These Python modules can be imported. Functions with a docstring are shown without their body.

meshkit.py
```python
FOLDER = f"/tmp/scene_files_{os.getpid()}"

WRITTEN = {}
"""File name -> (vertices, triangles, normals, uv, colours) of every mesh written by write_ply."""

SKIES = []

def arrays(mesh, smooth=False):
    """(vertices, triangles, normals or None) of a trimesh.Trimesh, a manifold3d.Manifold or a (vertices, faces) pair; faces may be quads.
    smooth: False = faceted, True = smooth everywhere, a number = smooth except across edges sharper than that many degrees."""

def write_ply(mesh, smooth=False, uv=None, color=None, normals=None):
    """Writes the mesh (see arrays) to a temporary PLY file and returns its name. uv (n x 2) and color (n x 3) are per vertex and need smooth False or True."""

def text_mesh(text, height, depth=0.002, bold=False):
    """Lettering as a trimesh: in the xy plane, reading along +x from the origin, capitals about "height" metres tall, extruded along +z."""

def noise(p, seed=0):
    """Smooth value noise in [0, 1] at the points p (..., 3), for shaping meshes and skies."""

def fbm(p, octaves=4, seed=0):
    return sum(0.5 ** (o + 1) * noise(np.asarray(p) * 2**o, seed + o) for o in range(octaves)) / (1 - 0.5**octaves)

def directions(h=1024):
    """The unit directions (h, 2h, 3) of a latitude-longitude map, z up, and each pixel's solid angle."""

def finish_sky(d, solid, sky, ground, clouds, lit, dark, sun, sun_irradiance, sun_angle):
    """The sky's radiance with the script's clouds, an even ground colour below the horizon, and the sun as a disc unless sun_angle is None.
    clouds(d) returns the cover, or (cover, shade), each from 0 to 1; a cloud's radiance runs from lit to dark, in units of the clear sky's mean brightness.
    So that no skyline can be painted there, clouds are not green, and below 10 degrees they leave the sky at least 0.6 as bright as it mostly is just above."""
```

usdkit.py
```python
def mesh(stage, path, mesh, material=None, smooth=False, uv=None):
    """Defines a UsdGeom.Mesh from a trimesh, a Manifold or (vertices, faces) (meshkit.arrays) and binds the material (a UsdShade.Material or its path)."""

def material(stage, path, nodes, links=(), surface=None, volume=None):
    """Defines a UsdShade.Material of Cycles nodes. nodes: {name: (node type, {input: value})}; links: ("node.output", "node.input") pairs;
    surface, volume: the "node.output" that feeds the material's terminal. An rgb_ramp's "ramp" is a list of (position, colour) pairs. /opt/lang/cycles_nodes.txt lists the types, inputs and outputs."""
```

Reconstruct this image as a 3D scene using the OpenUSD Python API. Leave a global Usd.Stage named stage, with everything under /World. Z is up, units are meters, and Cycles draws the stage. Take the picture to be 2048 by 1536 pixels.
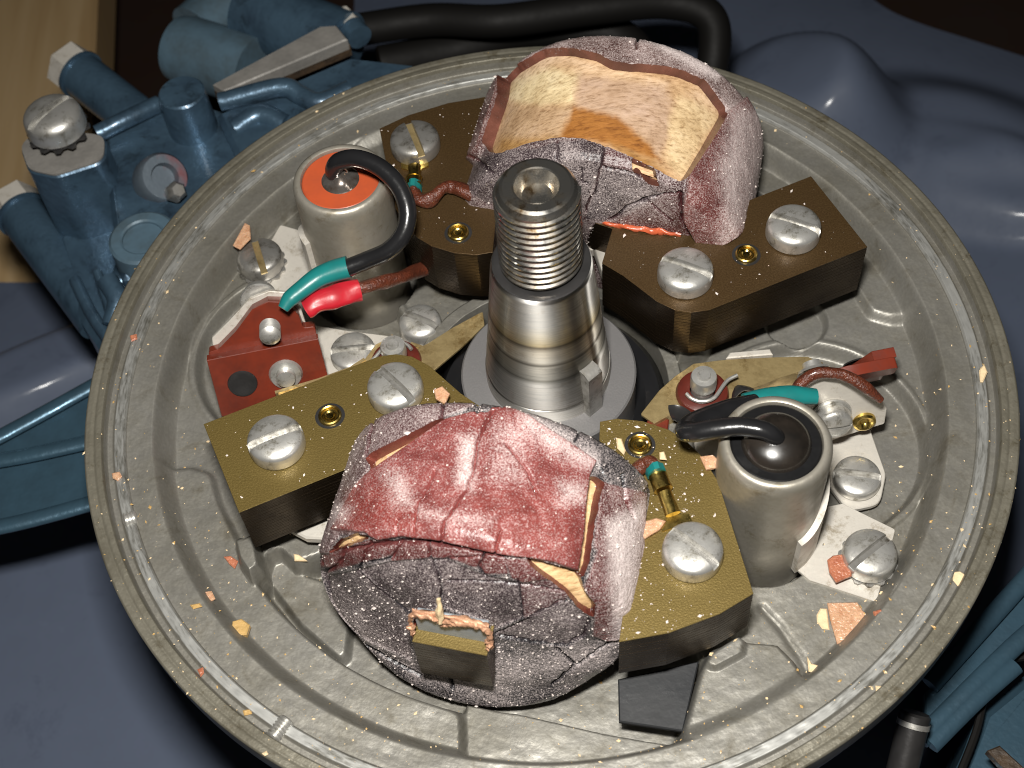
import math, random
import numpy as np, trimesh, shapely, usdkit, meshkit
import manifold3d as m3
from shapely.geometry import Polygon, LineString, Point
from pxr import Usd, UsdGeom, UsdLux, UsdShade, Gf, Sdf, Vt

random.seed(7); RNG = np.random.default_rng(7)
stage = Usd.Stage.CreateInMemory()
UsdGeom.SetStageUpAxis(stage, 'Z'); UsdGeom.SetStageMetersPerUnit(stage, 1.0)
UsdGeom.Xform.Define(stage, '/World'); UsdGeom.Scope.Define(stage, '/World/Looks')
U = 0.01                                   # modelling is in centimetres, the stage in metres

# ------------------------------------------------------------------ camera
FPX = 2800.0                               # focal length in photo pixels (photo is 2048 wide)
PITCH, ROLL = 0.9841145639524074, -0.10508127503120185
CAM = np.array([-0.5726281160709263, -13.63137780604326, 20.12634779728902])
_f = np.array([0, math.cos(PITCH), -math.sin(PITCH)]); _r = np.array([1.0, 0, 0]); _u = np.cross(_r, _f)
_c, _s = math.cos(ROLL), math.sin(ROLL)
CR, CU = _c*_r + _s*_u, -_s*_r + _c*_u
MROT = np.array([CR, CU, _f])
cam = UsdGeom.Camera.Define(stage, '/World/camera')
mat = Gf.Matrix4d(1.0)
for i, v in enumerate((CR, CU, -_f)): mat.SetRow(i, Gf.Vec4d(*map(float, v), 0))
mat.SetRow(3, Gf.Vec4d(*map(float, CAM*U), 1))
cam.AddTransformOp().Set(mat)
cam.CreateHorizontalApertureAttr(36.0); cam.CreateVerticalApertureAttr(27.0)
cam.CreateFocalLengthAttr(36.0*FPX/2048); cam.CreateClippingRangeAttr(Gf.Vec2f(0.01, 20))
cam.CreateFStopAttr(34.0); cam.CreateFocusDistanceAttr(0.232)
cam.CreateExposureAttr(0.22)

# ------------------------------------------------------------------ light: the camera's flash, and a dim added fill
def rect_light(name, pos, look, w, h, inten, col):
    L = UsdLux.RectLight.Define(stage, '/World/' + name)
    z = np.array(pos, float) - np.array(look, float); z /= np.linalg.norm(z)
    x = np.cross([0, 1, 0.01], z); x /= np.linalg.norm(x); y = np.cross(z, x)
    t = Gf.Matrix4d(1.0)
    for i, v in enumerate((x, y, z)): t.SetRow(i, Gf.Vec4d(*map(float, v), 0))
    t.SetRow(3, Gf.Vec4d(*[float(k)*U for k in pos], 1)); L.AddTransformOp().Set(t)
    L.CreateWidthAttr(w*U); L.CreateHeightAttr(h*U); L.CreateIntensityAttr(inten); L.CreateColorAttr(Gf.Vec3f(*col))
    L.CreateNormalizeAttr(False)
FLASH = CAM + 3.9*CU - 0.9*CR
rect_light('camera_flash', FLASH, (0, 0, 0), 2.6, 1.4, 860.0, (1.0, 0.97, 0.915))
rect_light('ceiling_lamp', (10, -130, 160), (0, 0, 0), 160, 160, 0.10, (1.0, 0.93, 0.82))  # added fill behind the camera, for soft ambient and reflections in the metal

# ------------------------------------------------------------------ picture -> place
def T(px, py, z):
    d = (px-1024)/FPX*MROT[0] - (py-768)/FPX*MROT[1] + MROT[2]
    return CAM + (z-CAM[2])/d[2]*d
def pix(X):
    d = (np.asarray(X, float)-CAM) @ MROT.T
    return np.stack([1024+FPX*d[..., 0]/d[..., 2], 768-FPX*d[..., 1]/d[..., 2]], -1)
def XY(pts, z): return [tuple(T(a, b, z)[:2]) for a, b in pts]
CX = 0.05
def sym(p): return [(2*CX-a, -b) for a, b in p]     # the magneto repeats itself after half a turn

# ------------------------------------------------------------------ scene helpers
USED = {}
def numbered(path):
    k = USED.get(path, -1)+1; USED[path] = k
    return path if k == 0 else f'{path}_{k:03d}'
class Node:
    def __init__(s, prim, o): s.prim, s.o = prim, np.array(o, float)
def tag(p, label=None, cat=None, group=None, kind=None):
    p = p.prim if isinstance(p, Node) else p
    for k, v in (('label', label), ('category', cat), ('group', group), ('kind', kind)):
        if v: p.SetCustomDataByKey(k, v)
    return p
def thing(name, label, cat, loc=(0, 0, 0), group=None, kind=None):
    x = UsdGeom.Xform.Define(stage, numbered('/World/'+name)); x.AddTranslateOp().Set(Gf.Vec3d(*[float(v)*U for v in loc]))
    tag(x.GetPrim(), label, cat, group, kind); return Node(x.GetPrim(), loc)
def tolist(m):
    if isinstance(m, (list, tuple)) and not (len(m) == 2 and isinstance(m[0], np.ndarray)):
        return trimesh.util.concatenate([tolist(k) for k in m])
    if hasattr(m, 'to_mesh'):
        q = m.to_mesh(); return trimesh.Trimesh(q.vert_properties[:, :3], q.tri_verts, process=False)
    if isinstance(m, tuple): return trimesh.Trimesh(*meshkit.arrays(m)[:2], process=False)
    return m
def obj(name, m, mt, parent=None, smooth=35, label=None, attrs=None, normals=None, local=False):
    m = tolist(m).copy(); m.remove_unreferenced_vertices() if normals is None and not attrs else None; par = parent.prim.GetPath().pathString if parent else '/World'
    o = parent.o if parent else np.zeros(3)
    v = np.array(m.vertices) - (0 if local else o)
    path = numbered(par + '/' + name)
    if normals is not None or attrs:
        g = UsdGeom.Mesh.Define(stage, path)
        g.CreatePointsAttr(Vt.Vec3fArray.FromNumpy((v*U).astype(np.float32)))
        g.CreateFaceVertexCountsAttr(Vt.IntArray.FromNumpy(np.full(len(m.faces), 3, np.int32)))
        g.CreateFaceVertexIndicesAttr(Vt.IntArray.FromNumpy(np.asarray(m.faces, np.int32).ravel()))
        g.CreateSubdivisionSchemeAttr('none')
        n = normals if normals is not None else meshkit.arrays((v, m.faces), True)[2]
        g.CreateNormalsAttr(Vt.Vec3fArray.FromNumpy(np.asarray(n, np.float32))); g.SetNormalsInterpolation('vertex')
        for k, a in (attrs or {}).items():
            a = np.asarray(a, np.float32)
            if a.ndim == 2: UsdGeom.PrimvarsAPI(g).CreatePrimvar(k, Sdf.ValueTypeNames.Color3fArray, 'vertex').Set(Vt.Vec3fArray.FromNumpy(a))
            else: UsdGeom.PrimvarsAPI(g).CreatePrimvar(k, Sdf.ValueTypeNames.FloatArray, 'vertex').Set(Vt.FloatArray.FromNumpy(a))
        UsdShade.MaterialBindingAPI.Apply(g.GetPrim()).Bind(mt)
    else:
        g = usdkit.mesh(stage, path, trimesh.Trimesh(v*U, m.faces, process=False), mt, smooth=smooth)
    if label: tag(g.GetPrim(), label)
    return Node(g.GetPrim(), o)
def dup(src, loc, rz, label, group=None, scale=1.0, cat=None):
    base = src.prim.GetPath().pathString.rsplit('_', 1)[0] if src.prim.GetName()[-3:].isdigit() else src.prim.GetPath().pathString
    x = UsdGeom.Xform.Define(stage, numbered(base)); p = x.GetPrim()
    p.GetReferences().AddInternalReference(src.prim.GetPath()); p.SetInstanceable(True)
    x.ClearXformOpOrder()
    x.AddTranslateOp(opSuffix='at').Set(Gf.Vec3d(*[float(v)*U for v in loc])); x.AddRotateZOp(opSuffix='turn').Set(rz); x.AddScaleOp(opSuffix='size').Set(Gf.Vec3f(scale, scale, scale))
    was = src.prim.GetCustomData()
    tag(p, label, cat or was['category'], group or was.get('group')); return p

# ------------------------------------------------------------------ mesh helpers
def rev(prof, n=48, at=(0, 0, 0)):
    m = trimesh.creation.revolve(np.array(prof, float), sections=n); m.apply_translation(at); return m
def box(cx, cy, cz, sx, sy, sz, rz=0):
    m = trimesh.creation.box((sx, sy, sz)); b = min(sx, sy, sz)*0.12
    m = m3.Manifold.batch_hull([m3.Manifold.cube((sx-2*b, sy-2*b, sz), True), m3.Manifold.cube((sx, sy-2*b, sz-2*b), True), m3.Manifold.cube((sx-2*b, sy, sz-2*b), True)])
    return tolist(m.rotate((0, 0, rz)).translate((cx, cy, cz)))
def frame(d, up=(0, 0, 1)):
    d = np.array(d, float); d /= np.linalg.norm(d); a = np.array(up, float)
    if abs(d @ a) > .95: a = np.array([0, 1.0, 0])
    x = np.cross(a, d); x /= np.linalg.norm(x); return np.stack([x, np.cross(d, x), d], 1)
def place(m, at, d, up=(0, 0, 1)):
    m = m.copy(); t = np.eye(4); t[:3, :3] = frame(d, up); t[:3, 3] = at; m.apply_transform(t); return m
def rod(a, b, r, n=32, r2=None, bev=0.0):
    a, b = np.array(a, float), np.array(b, float); L = np.linalg.norm(b-a); r2 = r if r2 is None else r2
    pr = [(0, 0), (r-bev, 0), (r, bev), (r2, L-bev), (r2-bev, L), (0, L)] if bev else [(0, 0), (r, 0), (r2, L), (0, L)]
    return place(rev(pr, n), a, b-a)
def spline(p, k=10):
    p = np.array(p, float); q = np.vstack([2*p[0]-p[1], p, 2*p[-1]-p[-2]]); o = []
    for i in range(1, len(q)-2):
        for t in np.linspace(0, 1, k, endpoint=False):
            a, b, c, d = q[i-1:i+3]; o.append(.5*(2*b+(c-a)*t+(2*a-5*b+4*c-d)*t*t+(3*b-a-3*c+d)*t**3))
    return np.array(o+[p[-1]])
def tube(p, r, n=16, k=10, flat=1.0, wob=0.0, up=(0, 0, 1), caps=True):
    q = spline(p, k); N = len(q); rr = np.interp(np.linspace(0, 1, N), np.linspace(0, 1, len(np.atleast_1d(r))), np.atleast_1d(r))
    tan = np.gradient(q, axis=0); tan /= np.linalg.norm(tan, axis=1)[:, None]
    x = np.cross(up, tan[0]); x /= np.linalg.norm(x); V = []
    for i in range(N):
        x = x - (x @ tan[i])*tan[i]; x /= np.linalg.norm(x); y = np.cross(tan[i], x)
        a = np.linspace(0, 2*np.pi, n, endpoint=False)
        R = rr[i]*(1 + (wob*(2*meshkit.noise(np.stack([np.cos(a)*1.5+5, np.sin(a)*1.5+5, np.full(n, i*.35*(.3 if wob < .3 else 1))], -1))-1) if wob else 0))
        V.append(q[i] + np.outer(R*np.cos(a), x) + np.outer(R*flat*np.sin(a), y))
    V = np.vstack(V); F = []
    for i in range(N-1):
        for j in range(n):
            a, b = i*n+j, i*n+(j+1) % n; F += [(a, b, b+n), (a, b+n, a+n)]
    if caps:
        V = np.vstack([V, q[0], q[-1]])
        for j in range(n): F += [(N*n, (j+1) % n, j), (N*n+1, (N-1)*n+j, (N-1)*n+(j+1) % n)]
    return trimesh.Trimesh(V, F, process=False)
def prism(pts, z0, z1, bev=0.0, cap0=True):
    P = Polygon(pts); P = shapely.geometry.polygon.orient(P, 1.0); p = np.array(P.exterior.coords)[:-1]; n = len(p)
    e1 = p-np.roll(p, 1, 0); e2 = np.roll(p, -1, 0)-p
    nn = np.stack([e1[:, 1], -e1[:, 0]], 1)/np.maximum(np.linalg.norm(e1, axis=1), 1e-9)[:, None]+np.stack([e2[:, 1], -e2[:, 0]], 1)/np.maximum(np.linalg.norm(e2, axis=1), 1e-9)[:, None]
    nn /= np.maximum((nn**2).sum(1)/2, .3)[:, None]
    rings = [(z0, 0), (z1-bev, 0), (z1, bev)] if bev else [(z0, 0), (z1, 0)]
    V = np.vstack([np.column_stack([p-nn*b, np.full(n, z)]) for z, b in rings]); F = []
    for k in range(len(rings)-1):
        for j in range(n):
            a, b = k*n+j, k*n+(j+1) % n; F += [(a, b, b+n), (a, b+n, a+n)]
    _, tri = trimesh.creation.triangulate_polygon(Polygon(p), engine='earcut')
    tri = np.array(tri)
    ar = np.cross(p[tri[:, 1]]-p[tri[:, 0]], p[tri[:, 2]]-p[tri[:, 0]])
    tri[ar < 0] = tri[ar < 0][:, ::-1]
    top = (len(rings)-1)*n; F += [tuple(t+top) for t in tri]
    if cap0: F += [tuple(t[::-1]) for t in tri]
    return trimesh.Trimesh(V, F, process=False)
def rnd(pts, r, res=6):                        # rounded convex and concave corners
    P = Polygon(pts); return list(P.buffer(-r, join_style=1, quad_segs=res).buffer(2*r, join_style=1, quad_segs=res).buffer(-r, join_style=1, quad_segs=res).simplify(.004).exterior.coords)[:-1]
def ss(x): x = np.clip(x, 0, 1); return x*x*(3-2*x)
def inside(poly, x, y, w):                       # 1 inside the outline, 0 outside, with a ramp of width w
    P = Polygon(poly).buffer(0) if not hasattr(poly, 'buffer') else poly
    d = shapely.distance(P.boundary, shapely.points(x, y)); d = np.where(shapely.contains_xy(P, x, y), d, -d)
    return ss(d/w+.5)

# ------------------------------------------------------------------ materials
def mk(name, nodes, links, surface='p.BSDF', **k): return usdkit.material(stage, '/World/Looks/'+name, nodes, links, surface=surface, **k)
def simple(name, col, rough=.5, metal=0.0, var=.25, scale=60, bump=.0, bscale=400, coat=0.0, dark=None, spec=.5, rvar=.12, extra=None, grime=None, gscale=330.0):
    """a colour broken by two octaves of mottling, a roughness that varies with it and a fine bump"""
    c = np.array(col); d = np.array(dark) if dark is not None else c*(1-var)
    nodes = {'g': ('texture_coordinate', {}), 'n': ('noise_texture', {'scale': scale/U/100, 'detail': 6.0, 'roughness': .65}),
             'r': ('rgb_ramp', {'ramp': [(.3, tuple(d)), (.55, tuple(c)), (.75, tuple(np.minimum(c*(1+var*.6), 1)))]}),
             'rr': ('map_range', {'from_min': .3, 'from_max': .7, 'to_min': rough+rvar, 'to_max': max(rough-rvar, .04)}),
             'p': ('principled_bsdf', {'metallic': metal, 'coat_weight': coat, 'coat_roughness': .12, 'specular_ior_level': spec, **(extra or {})})}
    links = [('g.object', 'n.vector'), ('n.fac', 'r.fac'), ('r.color', 'p.base_color'), ('n.fac', 'rr.value'), ('rr.result', 'p.roughness')]
    if bump:
        nodes['bn'] = ('noise_texture', {'scale': float(bscale), 'detail': 3.0}); nodes['b'] = ('bump', {'strength': min(bump, 1.0), 'distance': .0004})
        links += [('g.object', 'bn.vector'), ('bn.fac', 'b.height'), ('b.normal', 'p.normal')]
    if grime:                                     # blotches of old oil and dirt, and pin-head specks
        nodes.update({'gn': ('noise_texture', {'scale': gscale, 'detail': 8.0, 'roughness': .8, 'distortion': .2}), 'gr': ('rgb_ramp', {'ramp': [(.33, tuple(grime)), (.40, tuple(.5+.5*np.array(grime))), (.46, (1, 1, 1)), (.62, (1, 1, 1)), (.74, (1.10, 1.10, 1.10))]}), 'gm': ('mix', {'mix_type': 'multiply', 'fac': 1.0})})
        links = [l for l in links if l != ('r.color', 'p.base_color')]+[('g.object', 'gn.vector'), ('gn.fac', 'gr.fac'), ('r.color', 'gm.color1'), ('gr.color', 'gm.color2'), ('gm.color', 'p.base_color')]
    return mk(name, nodes, links)
# scales below are per metre: 1 cm = 0.01
M = {}
M['cast'] = mk('cast_aluminium', {
    'g': ('texture_coordinate', {}),
    'n': ('noise_texture', {'scale': 38.0, 'detail': 7.0, 'roughness': .6}), 'n2': ('noise_texture', {'scale': 1700.0, 'detail': 4.0}), 'n3': ('noise_texture', {'scale': 130.0, 'detail': 6.0, 'roughness': .7, 'distortion': .6}),
    'r': ('rgb_ramp', {'ramp': [(.28, (.172, .163, .138)), (.48, (.212, .204, .182)), (.72, (.248, .241, .222))]}),
    'r3': ('rgb_ramp', {'ramp': [(.30, (.62, .585, .51)), (.44, (.95, .94, .91)), (.70, (1.14, 1.14, 1.15))]}),
    'sp': ('rgb_ramp', {'ramp': [(.32, (.90, .89, .88)), (.5, (1, 1, 1)), (.70, (1.16, 1.16, 1.14))]}),
    'm': ('mix', {'mix_type': 'multiply', 'fac': 1.0}), 'm2': ('mix', {'mix_type': 'multiply', 'fac': .6}),
    'rr': ('map_range', {'from_min': .3, 'from_max': .7, 'to_min': .62, 'to_max': .38}),
    'b': ('bump', {'strength': .16, 'distance': .0003}), 'p': ('principled_bsdf', {'metallic': .55})},
    [('g.object', 'n.vector'), ('g.object', 'n2.vector'), ('g.object', 'n3.vector'), ('n.fac', 'r.fac'), ('n3.fac', 'r3.fac'), ('r.color', 'm.color1'), ('r3.color', 'm.color2'),
     ('n2.fac', 'sp.fac'), ('m.color', 'm2.color1'), ('sp.color', 'm2.color2'), ('m2.color', 'p.base_color'), ('n3.fac', 'rr.value'), ('rr.result', 'p.roughness'), ('n2.fac', 'b.height'), ('b.normal', 'p.normal')])
def streaky(name, col, dark, rough=.4, metal=.8):
    """turned metal: fine rings about the axis of the plate"""
    return mk(name, {'g': ('texture_coordinate', {}), 's': ('separate_xyz', {}), 'xx': ('math', {'math_type': 'multiply'}), 'yy': ('math', {'math_type': 'multiply'}), 'ad': ('math', {'math_type': 'add'}), 'sq': ('math', {'math_type': 'sqrt'}),
        'at': ('math', {'math_type': 'arctan2'}), 'a2': ('math', {'math_type': 'multiply', 'value2': .012}), 'cv': ('combine_xyz', {}), 'n': ('noise_texture', {'scale': 2200.0, 'detail': 4.0, 'roughness': .6}),
        'n2': ('noise_texture', {'scale': 60.0, 'detail': 5.0}), 'mx': ('math', {'math_type': 'add'}), 'hf': ('math', {'math_type': 'multiply', 'value2': .5}),
        'r': ('rgb_ramp', {'ramp': [(.36, dark), (.5, col), (.68, tuple(min(1, c*1.25) for c in col))]}), 'p': ('principled_bsdf', {'metallic': metal, 'roughness': rough})},
        [('g.object', 's.vector'), ('s.x', 'xx.value1'), ('s.x', 'xx.value2'), ('s.y', 'yy.value1'), ('s.y', 'yy.value2'), ('xx.value', 'ad.value1'), ('yy.value', 'ad.value2'), ('ad.value', 'sq.value1'),
         ('s.y', 'at.value1'), ('s.x', 'at.value2'), ('at.value', 'a2.value1'), ('sq.value', 'cv.x'), ('a2.value', 'cv.y'), ('cv.vector', 'n.vector'), ('g.object', 'n2.vector'), ('n.fac', 'mx.value1'), ('n2.fac', 'mx.value2'), ('mx.value', 'hf.value1'), ('hf.value', 'r.fac'), ('r.color', 'p.base_color')])
M['lip'] = simple('dull_cast_rim', (.185, .172, .135), .5, .45, .35, 90, .2, 1500, dark=(.10, .09, .065), grime=(.55, .5, .4), gscale=240.0)
M['turned'] = streaky('turned_aluminium', (.40, .40, .38), (.15, .145, .125), .42, .6)
M['zinc'] = simple('zinc_plated_steel', (.62, .61, .58), .38, .75, .22, 300, .06, 1500, dark=(.36, .35, .32), grime=(.34, .31, .24))
M['zinc_dull'] = simple('dull_zinc', (.36, .35, .33), .42, .75, .3, 300, .06, 1500, dark=(.17, .16, .14), grime=(.3, .27, .22))
M['white_metal'] = simple('pale_tin_plate', (.60, .565, .505), .5, .35, .16, 220, .12, 900, grime=(.55, .5, .42), gscale=200.0)
M['can'] = simple('tinned_can', (.36, .335, .285), .46, .6, .3, 160, .12, 900, dark=(.27, .25, .20), grime=(.6, .55, .45), gscale=140.0)
M['steel'] = mk('turned_steel', {'g': ('texture_coordinate', {}), 'mp': ('mapping', {'scale': (1, 1, 22.0)}), 'n': ('noise_texture', {'scale': 130.0, 'detail': 5.0, 'roughness': .65}), 'n2': ('noise_texture', {'scale': 110.0, 'detail': 6.0, 'roughness': .7}),
    's': ('separate_xyz', {}), 'zr': ('map_range', {'from_min': 0, 'from_max': .034}), 'bands': ('rgb_ramp', {'ramp': [(0, (.70, .68, .64)), (.10, (.70, .68, .64)), (.105, (.30, .28, .25)), (.115, (.6, .58, .55)), (.30, (.72, .70, .66)), (.33, (.28, .27, .24)), (.345, (.5, .48, .43)), (.43, (.55, .52, .46)), (.445, (.22, .20, .17)), (.47, (.70, .66, .58)), (.54, (.66, .60, .50)), (.575, (.20, .17, .13)), (.59, (.56, .47, .30)), (.66, (.68, .63, .53)), (.72, (.68, .665, .63)), (1, (.68, .665, .64))]}),
    'r': ('rgb_ramp', {'ramp': [(.3, (.62, .60, .57)), (.6, (1, 1, 1))]}), 'm': ('mix', {'mix_type': 'multiply', 'fac': .8}), 'st': ('rgb_ramp', {'ramp': [(.56, (1, 1, 1)), (.70, (.42, .31, .19))]}), 'm2': ('mix', {'mix_type': 'multiply', 'fac': .4}),
    'rr': ('map_range', {'from_min': .3, 'from_max': .7, 'to_min': .52, 'to_max': .40}), 'tn': ('tangent', {'direction_type': 'radial', 'axis': 'z'}), 'p': ('principled_bsdf', {'metallic': 1.0, 'anisotropic': .86, 'anisotropic_rotation': .25})},
    [('g.object', 'mp.vector'), ('mp.vector', 'n.vector'), ('g.object', 'n2.vector'), ('g.object', 's.vector'), ('s.z', 'zr.value'), ('zr.result', 'bands.fac'), ('n.fac', 'r.fac'), ('r.color', 'm.color2'), ('bands.color', 'm.color1'), ('n2.fac', 'st.fac'), ('st.color', 'm2.color2'), ('m.color', 'm2.color1'), ('m2.color', 'p.base_color'), ('n.fac', 'rr.value'), ('rr.result', 'p.roughness'), ('tn.tangent', 'p.tangent')])
M['thread'] = simple('oily_thread_steel', (.62, .60, .56), .24, .97, .3, 260, 0, 900, dark=(.30, .24, .16), grime=(.30, .20, .09), gscale=260.0)
M['collar'] = simple('grey_ground_steel', (.17, .165, .165), .5, .35, .15, 300, .1, 2500)
M['darksteel'] = simple('dark_oily_steel', (.06, .058, .058), .32, .6, .4, 260, .1, 900)
M['bore'] = streaky('bored_steel', (.30, .29, .28), (.08, .08, .08), .35, .8)
def corem(name, col, dark, fleck):
    return mk(name, {'g': ('texture_coordinate', {}), 'n': ('noise_texture', {'scale': 3600.0, 'detail': 2.0}), 'n2': ('noise_texture', {'scale': 60.0, 'detail': 6.0, 'roughness': .6}),
        'r': ('rgb_ramp', {'ramp': [(.32, dark), (.52, col), (.68, fleck)]}), 'r2': ('rgb_ramp', {'ramp': [(.30, (.80, .78, .72)), (.55, (1, 1, 1))]}), 'm': ('mix', {'mix_type': 'multiply', 'fac': .8}),
        'rr': ('map_range', {'from_min': .3, 'from_max': .7, 'to_min': .58, 'to_max': .44}), 'b': ('bump', {'strength': .3, 'distance': .0002}),
        'p': ('principled_bsdf', {'metallic': .6, 'coat_weight': .15, 'coat_roughness': .3})},
        [('g.object', 'n.vector'), ('g.object', 'n2.vector'), ('n.fac', 'r.fac'), ('n2.fac', 'r2.fac'), ('r.color', 'm.color1'), ('r2.color', 'm.color2'), ('m.color', 'p.base_color'), ('n2.fac', 'rr.value'), ('rr.result', 'p.roughness'), ('n.fac', 'b.height'), ('b.normal', 'p.normal')])
M['core_top'] = corem('olive_varnished_steel', (.156, .110, .030), (.138, .096, .025), (.176, .126, .036))
M['core_top_b'] = corem('brown_varnished_steel', (.082, .047, .017), (.064, .036, .012), (.10, .060, .023))  # same varnish as the front core, its weaker sheen painted as a darker colour
M['core_side'] = simple('lamination_edges', (.044, .030, .017), .34, .85, .25, 140, .0, 1500, dark=(.024, .015, .009))
M['brass'] = simple('brass', (.62, .45, .13), .28, 1.0, .25, 400, .05, 900)
M['brass_dull'] = simple('worn_brass_strip', (.56, .43, .21), .42, .75, .35, 260, .15, 900, dark=(.25, .18, .08), grime=(.5, .42, .3), gscale=200.0)
M['fibre'] = simple('red_fibre', (.145, .024, .012), .35, 0, .35, 200, .1, 800, coat=.25)
M['fibre_dark'] = simple('dark_red_fibre', (.10, .018, .012), .3, 0, .35, 200, .1, 800, coat=.3)
M['orange'] = simple('orange_rubber', (.40, .070, .024), .42, 0, .15, 200, .05, 900)
M['black'] = simple('black_rubber', (.012, .012, .013), .25, 0, .3, 200, .08, 1200)
M['black_matt'] = simple('black_card', (.018, .019, .021), .5, 0, .3, 150, .1, 900)
M['resin'] = simple('dark_amber_resin', (.05, .018, .005), .10, 0, .5, 300, 0, coat=.6)
M['solder'] = simple('solder', (.55, .50, .46), .16, .9, .4, 300, 0, dark=(.16, .08, .03))
M['solder_dark'] = simple('black_potting', (.020, .016, .013), .26, .0, .5, 200, 0, coat=1.0, dark=(.006, .005, .004), spec=.8)
M['teal'] = simple('teal_sleeve', (.010, .155, .150), .34, 0, .2, 200, .1, 700)
M['redsleeve'] = simple('crimson_sleeve', (.42, .014, .024), .36, 0, .2, 200, .15, 700)
M['braid'] = simple('lacquered_brown_braid', (.10, .026, .013), .33, 0, .5, 900, .8, 2500, coat=.3)
M['copper'] = simple('frayed_copper', (.55, .30, .18), .5, .3, .4, 600, .4, 2000)
M['greywedge'] = simple('grey_wedge', (.33, .37, .40), .4, 0, .15, 200, .1, 800)
M['chip'] = simple('peach_resin_chip', (.56, .31, .19), .25, 0, .5, 900, .7, 1800, dark=(.44, .20, .105), extra={'subsurface_weight': .15, 'subsurface_scale': .001})
M['chip_red'] = simple('red_resin_chip', (.42, .16, .09), .25, 0, .5, 900, .7, 1800, dark=(.30, .085, .045))
M['flake'] = simple('cream_paper_flake', (.72, .55, .33), .6, 0, .25, 500, .3, 1500)
M['stone'] = simple('amber_chip', (.50, .32, .12), .3, 0, .3, 400, .5, 1500)
M['blue'] = simple('blue_metallic_paint', (.066, .118, .172), .36, .5, .4, 110, .3, 900, dark=(.034, .062, .096), coat=.3, grime=(.45, .42, .40), gscale=120.0)
M['bluegrey'] = simple('chalky_blue_paint', (.075, .125, .165), .5, .15, .35, 120, .2, 900, dark=(.05, .075, .09))
M['teal_blue'] = simple('teal_blue_paint', (.056, .112, .158), .34, .5, .3, 130, .2, 900)
M['red_dust'] = simple('red_stained_metal', (.10, .125, .15), .5, .3, .3, 70, .2, 900, dark=(.19, .03, .028))
M['gasket'] = simple('grey_gasket', (.21, .20, .185), .6, .2, .3, 200, .3, 900)
M['dirt'] = simple('greasy_dirt', (.055, .035, .02), .55, 0, .6, 300, .8, 900)
M['pan'] = simple('blue_plastic', (.088, .108, .156), .55, 0, .10, 40, .05, 700, dark=(.080, .098, .142), spec=.2, coat=.08, grime=(.82, .82, .84), gscale=60.0)
M['hose'] = simple('black_hose', (.006, .0055, .005), .62, 0, .3, 80, .1, 800, spec=.2)
M['floorboard'] = simple('dark_brown_floor', (.022, .011, .007), .6, 0, .3, 30, .1, 300)
M['wood'] = mk('pine_board', {'g': ('texture_coordinate', {}), 'mp': ('mapping', {'scale': (1, .06, .06)}), 'n': ('noise_texture', {'scale': 130.0, 'detail': 5.0, 'distortion': .4}), 'r': ('rgb_ramp', {'ramp': [(.3, (.30, .19, .085)), (.55, (.38, .265, .135)), (.75, (.43, .31, .175))]}),
    'kn': ('voronoi_texture', {'scale': 22.0}), 'kr': ('rgb_ramp', {'ramp': [(0, (.35, .2, .12)), (.10, (.7, .55, .4)), (.2, (1, 1, 1))]}), 'm': ('mix', {'mix_type': 'multiply', 'fac': .8}), 'p': ('principled_bsdf', {'roughness': .6})},
    [('g.object', 'mp.vector'), ('mp.vector', 'n.vector'), ('n.fac', 'r.fac'), ('g.object', 'kn.vector'), ('kn.distance', 'kr.fac'), ('r.color', 'm.color1'), ('kr.color', 'm.color2'), ('m.color', 'p.base_color')])
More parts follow.
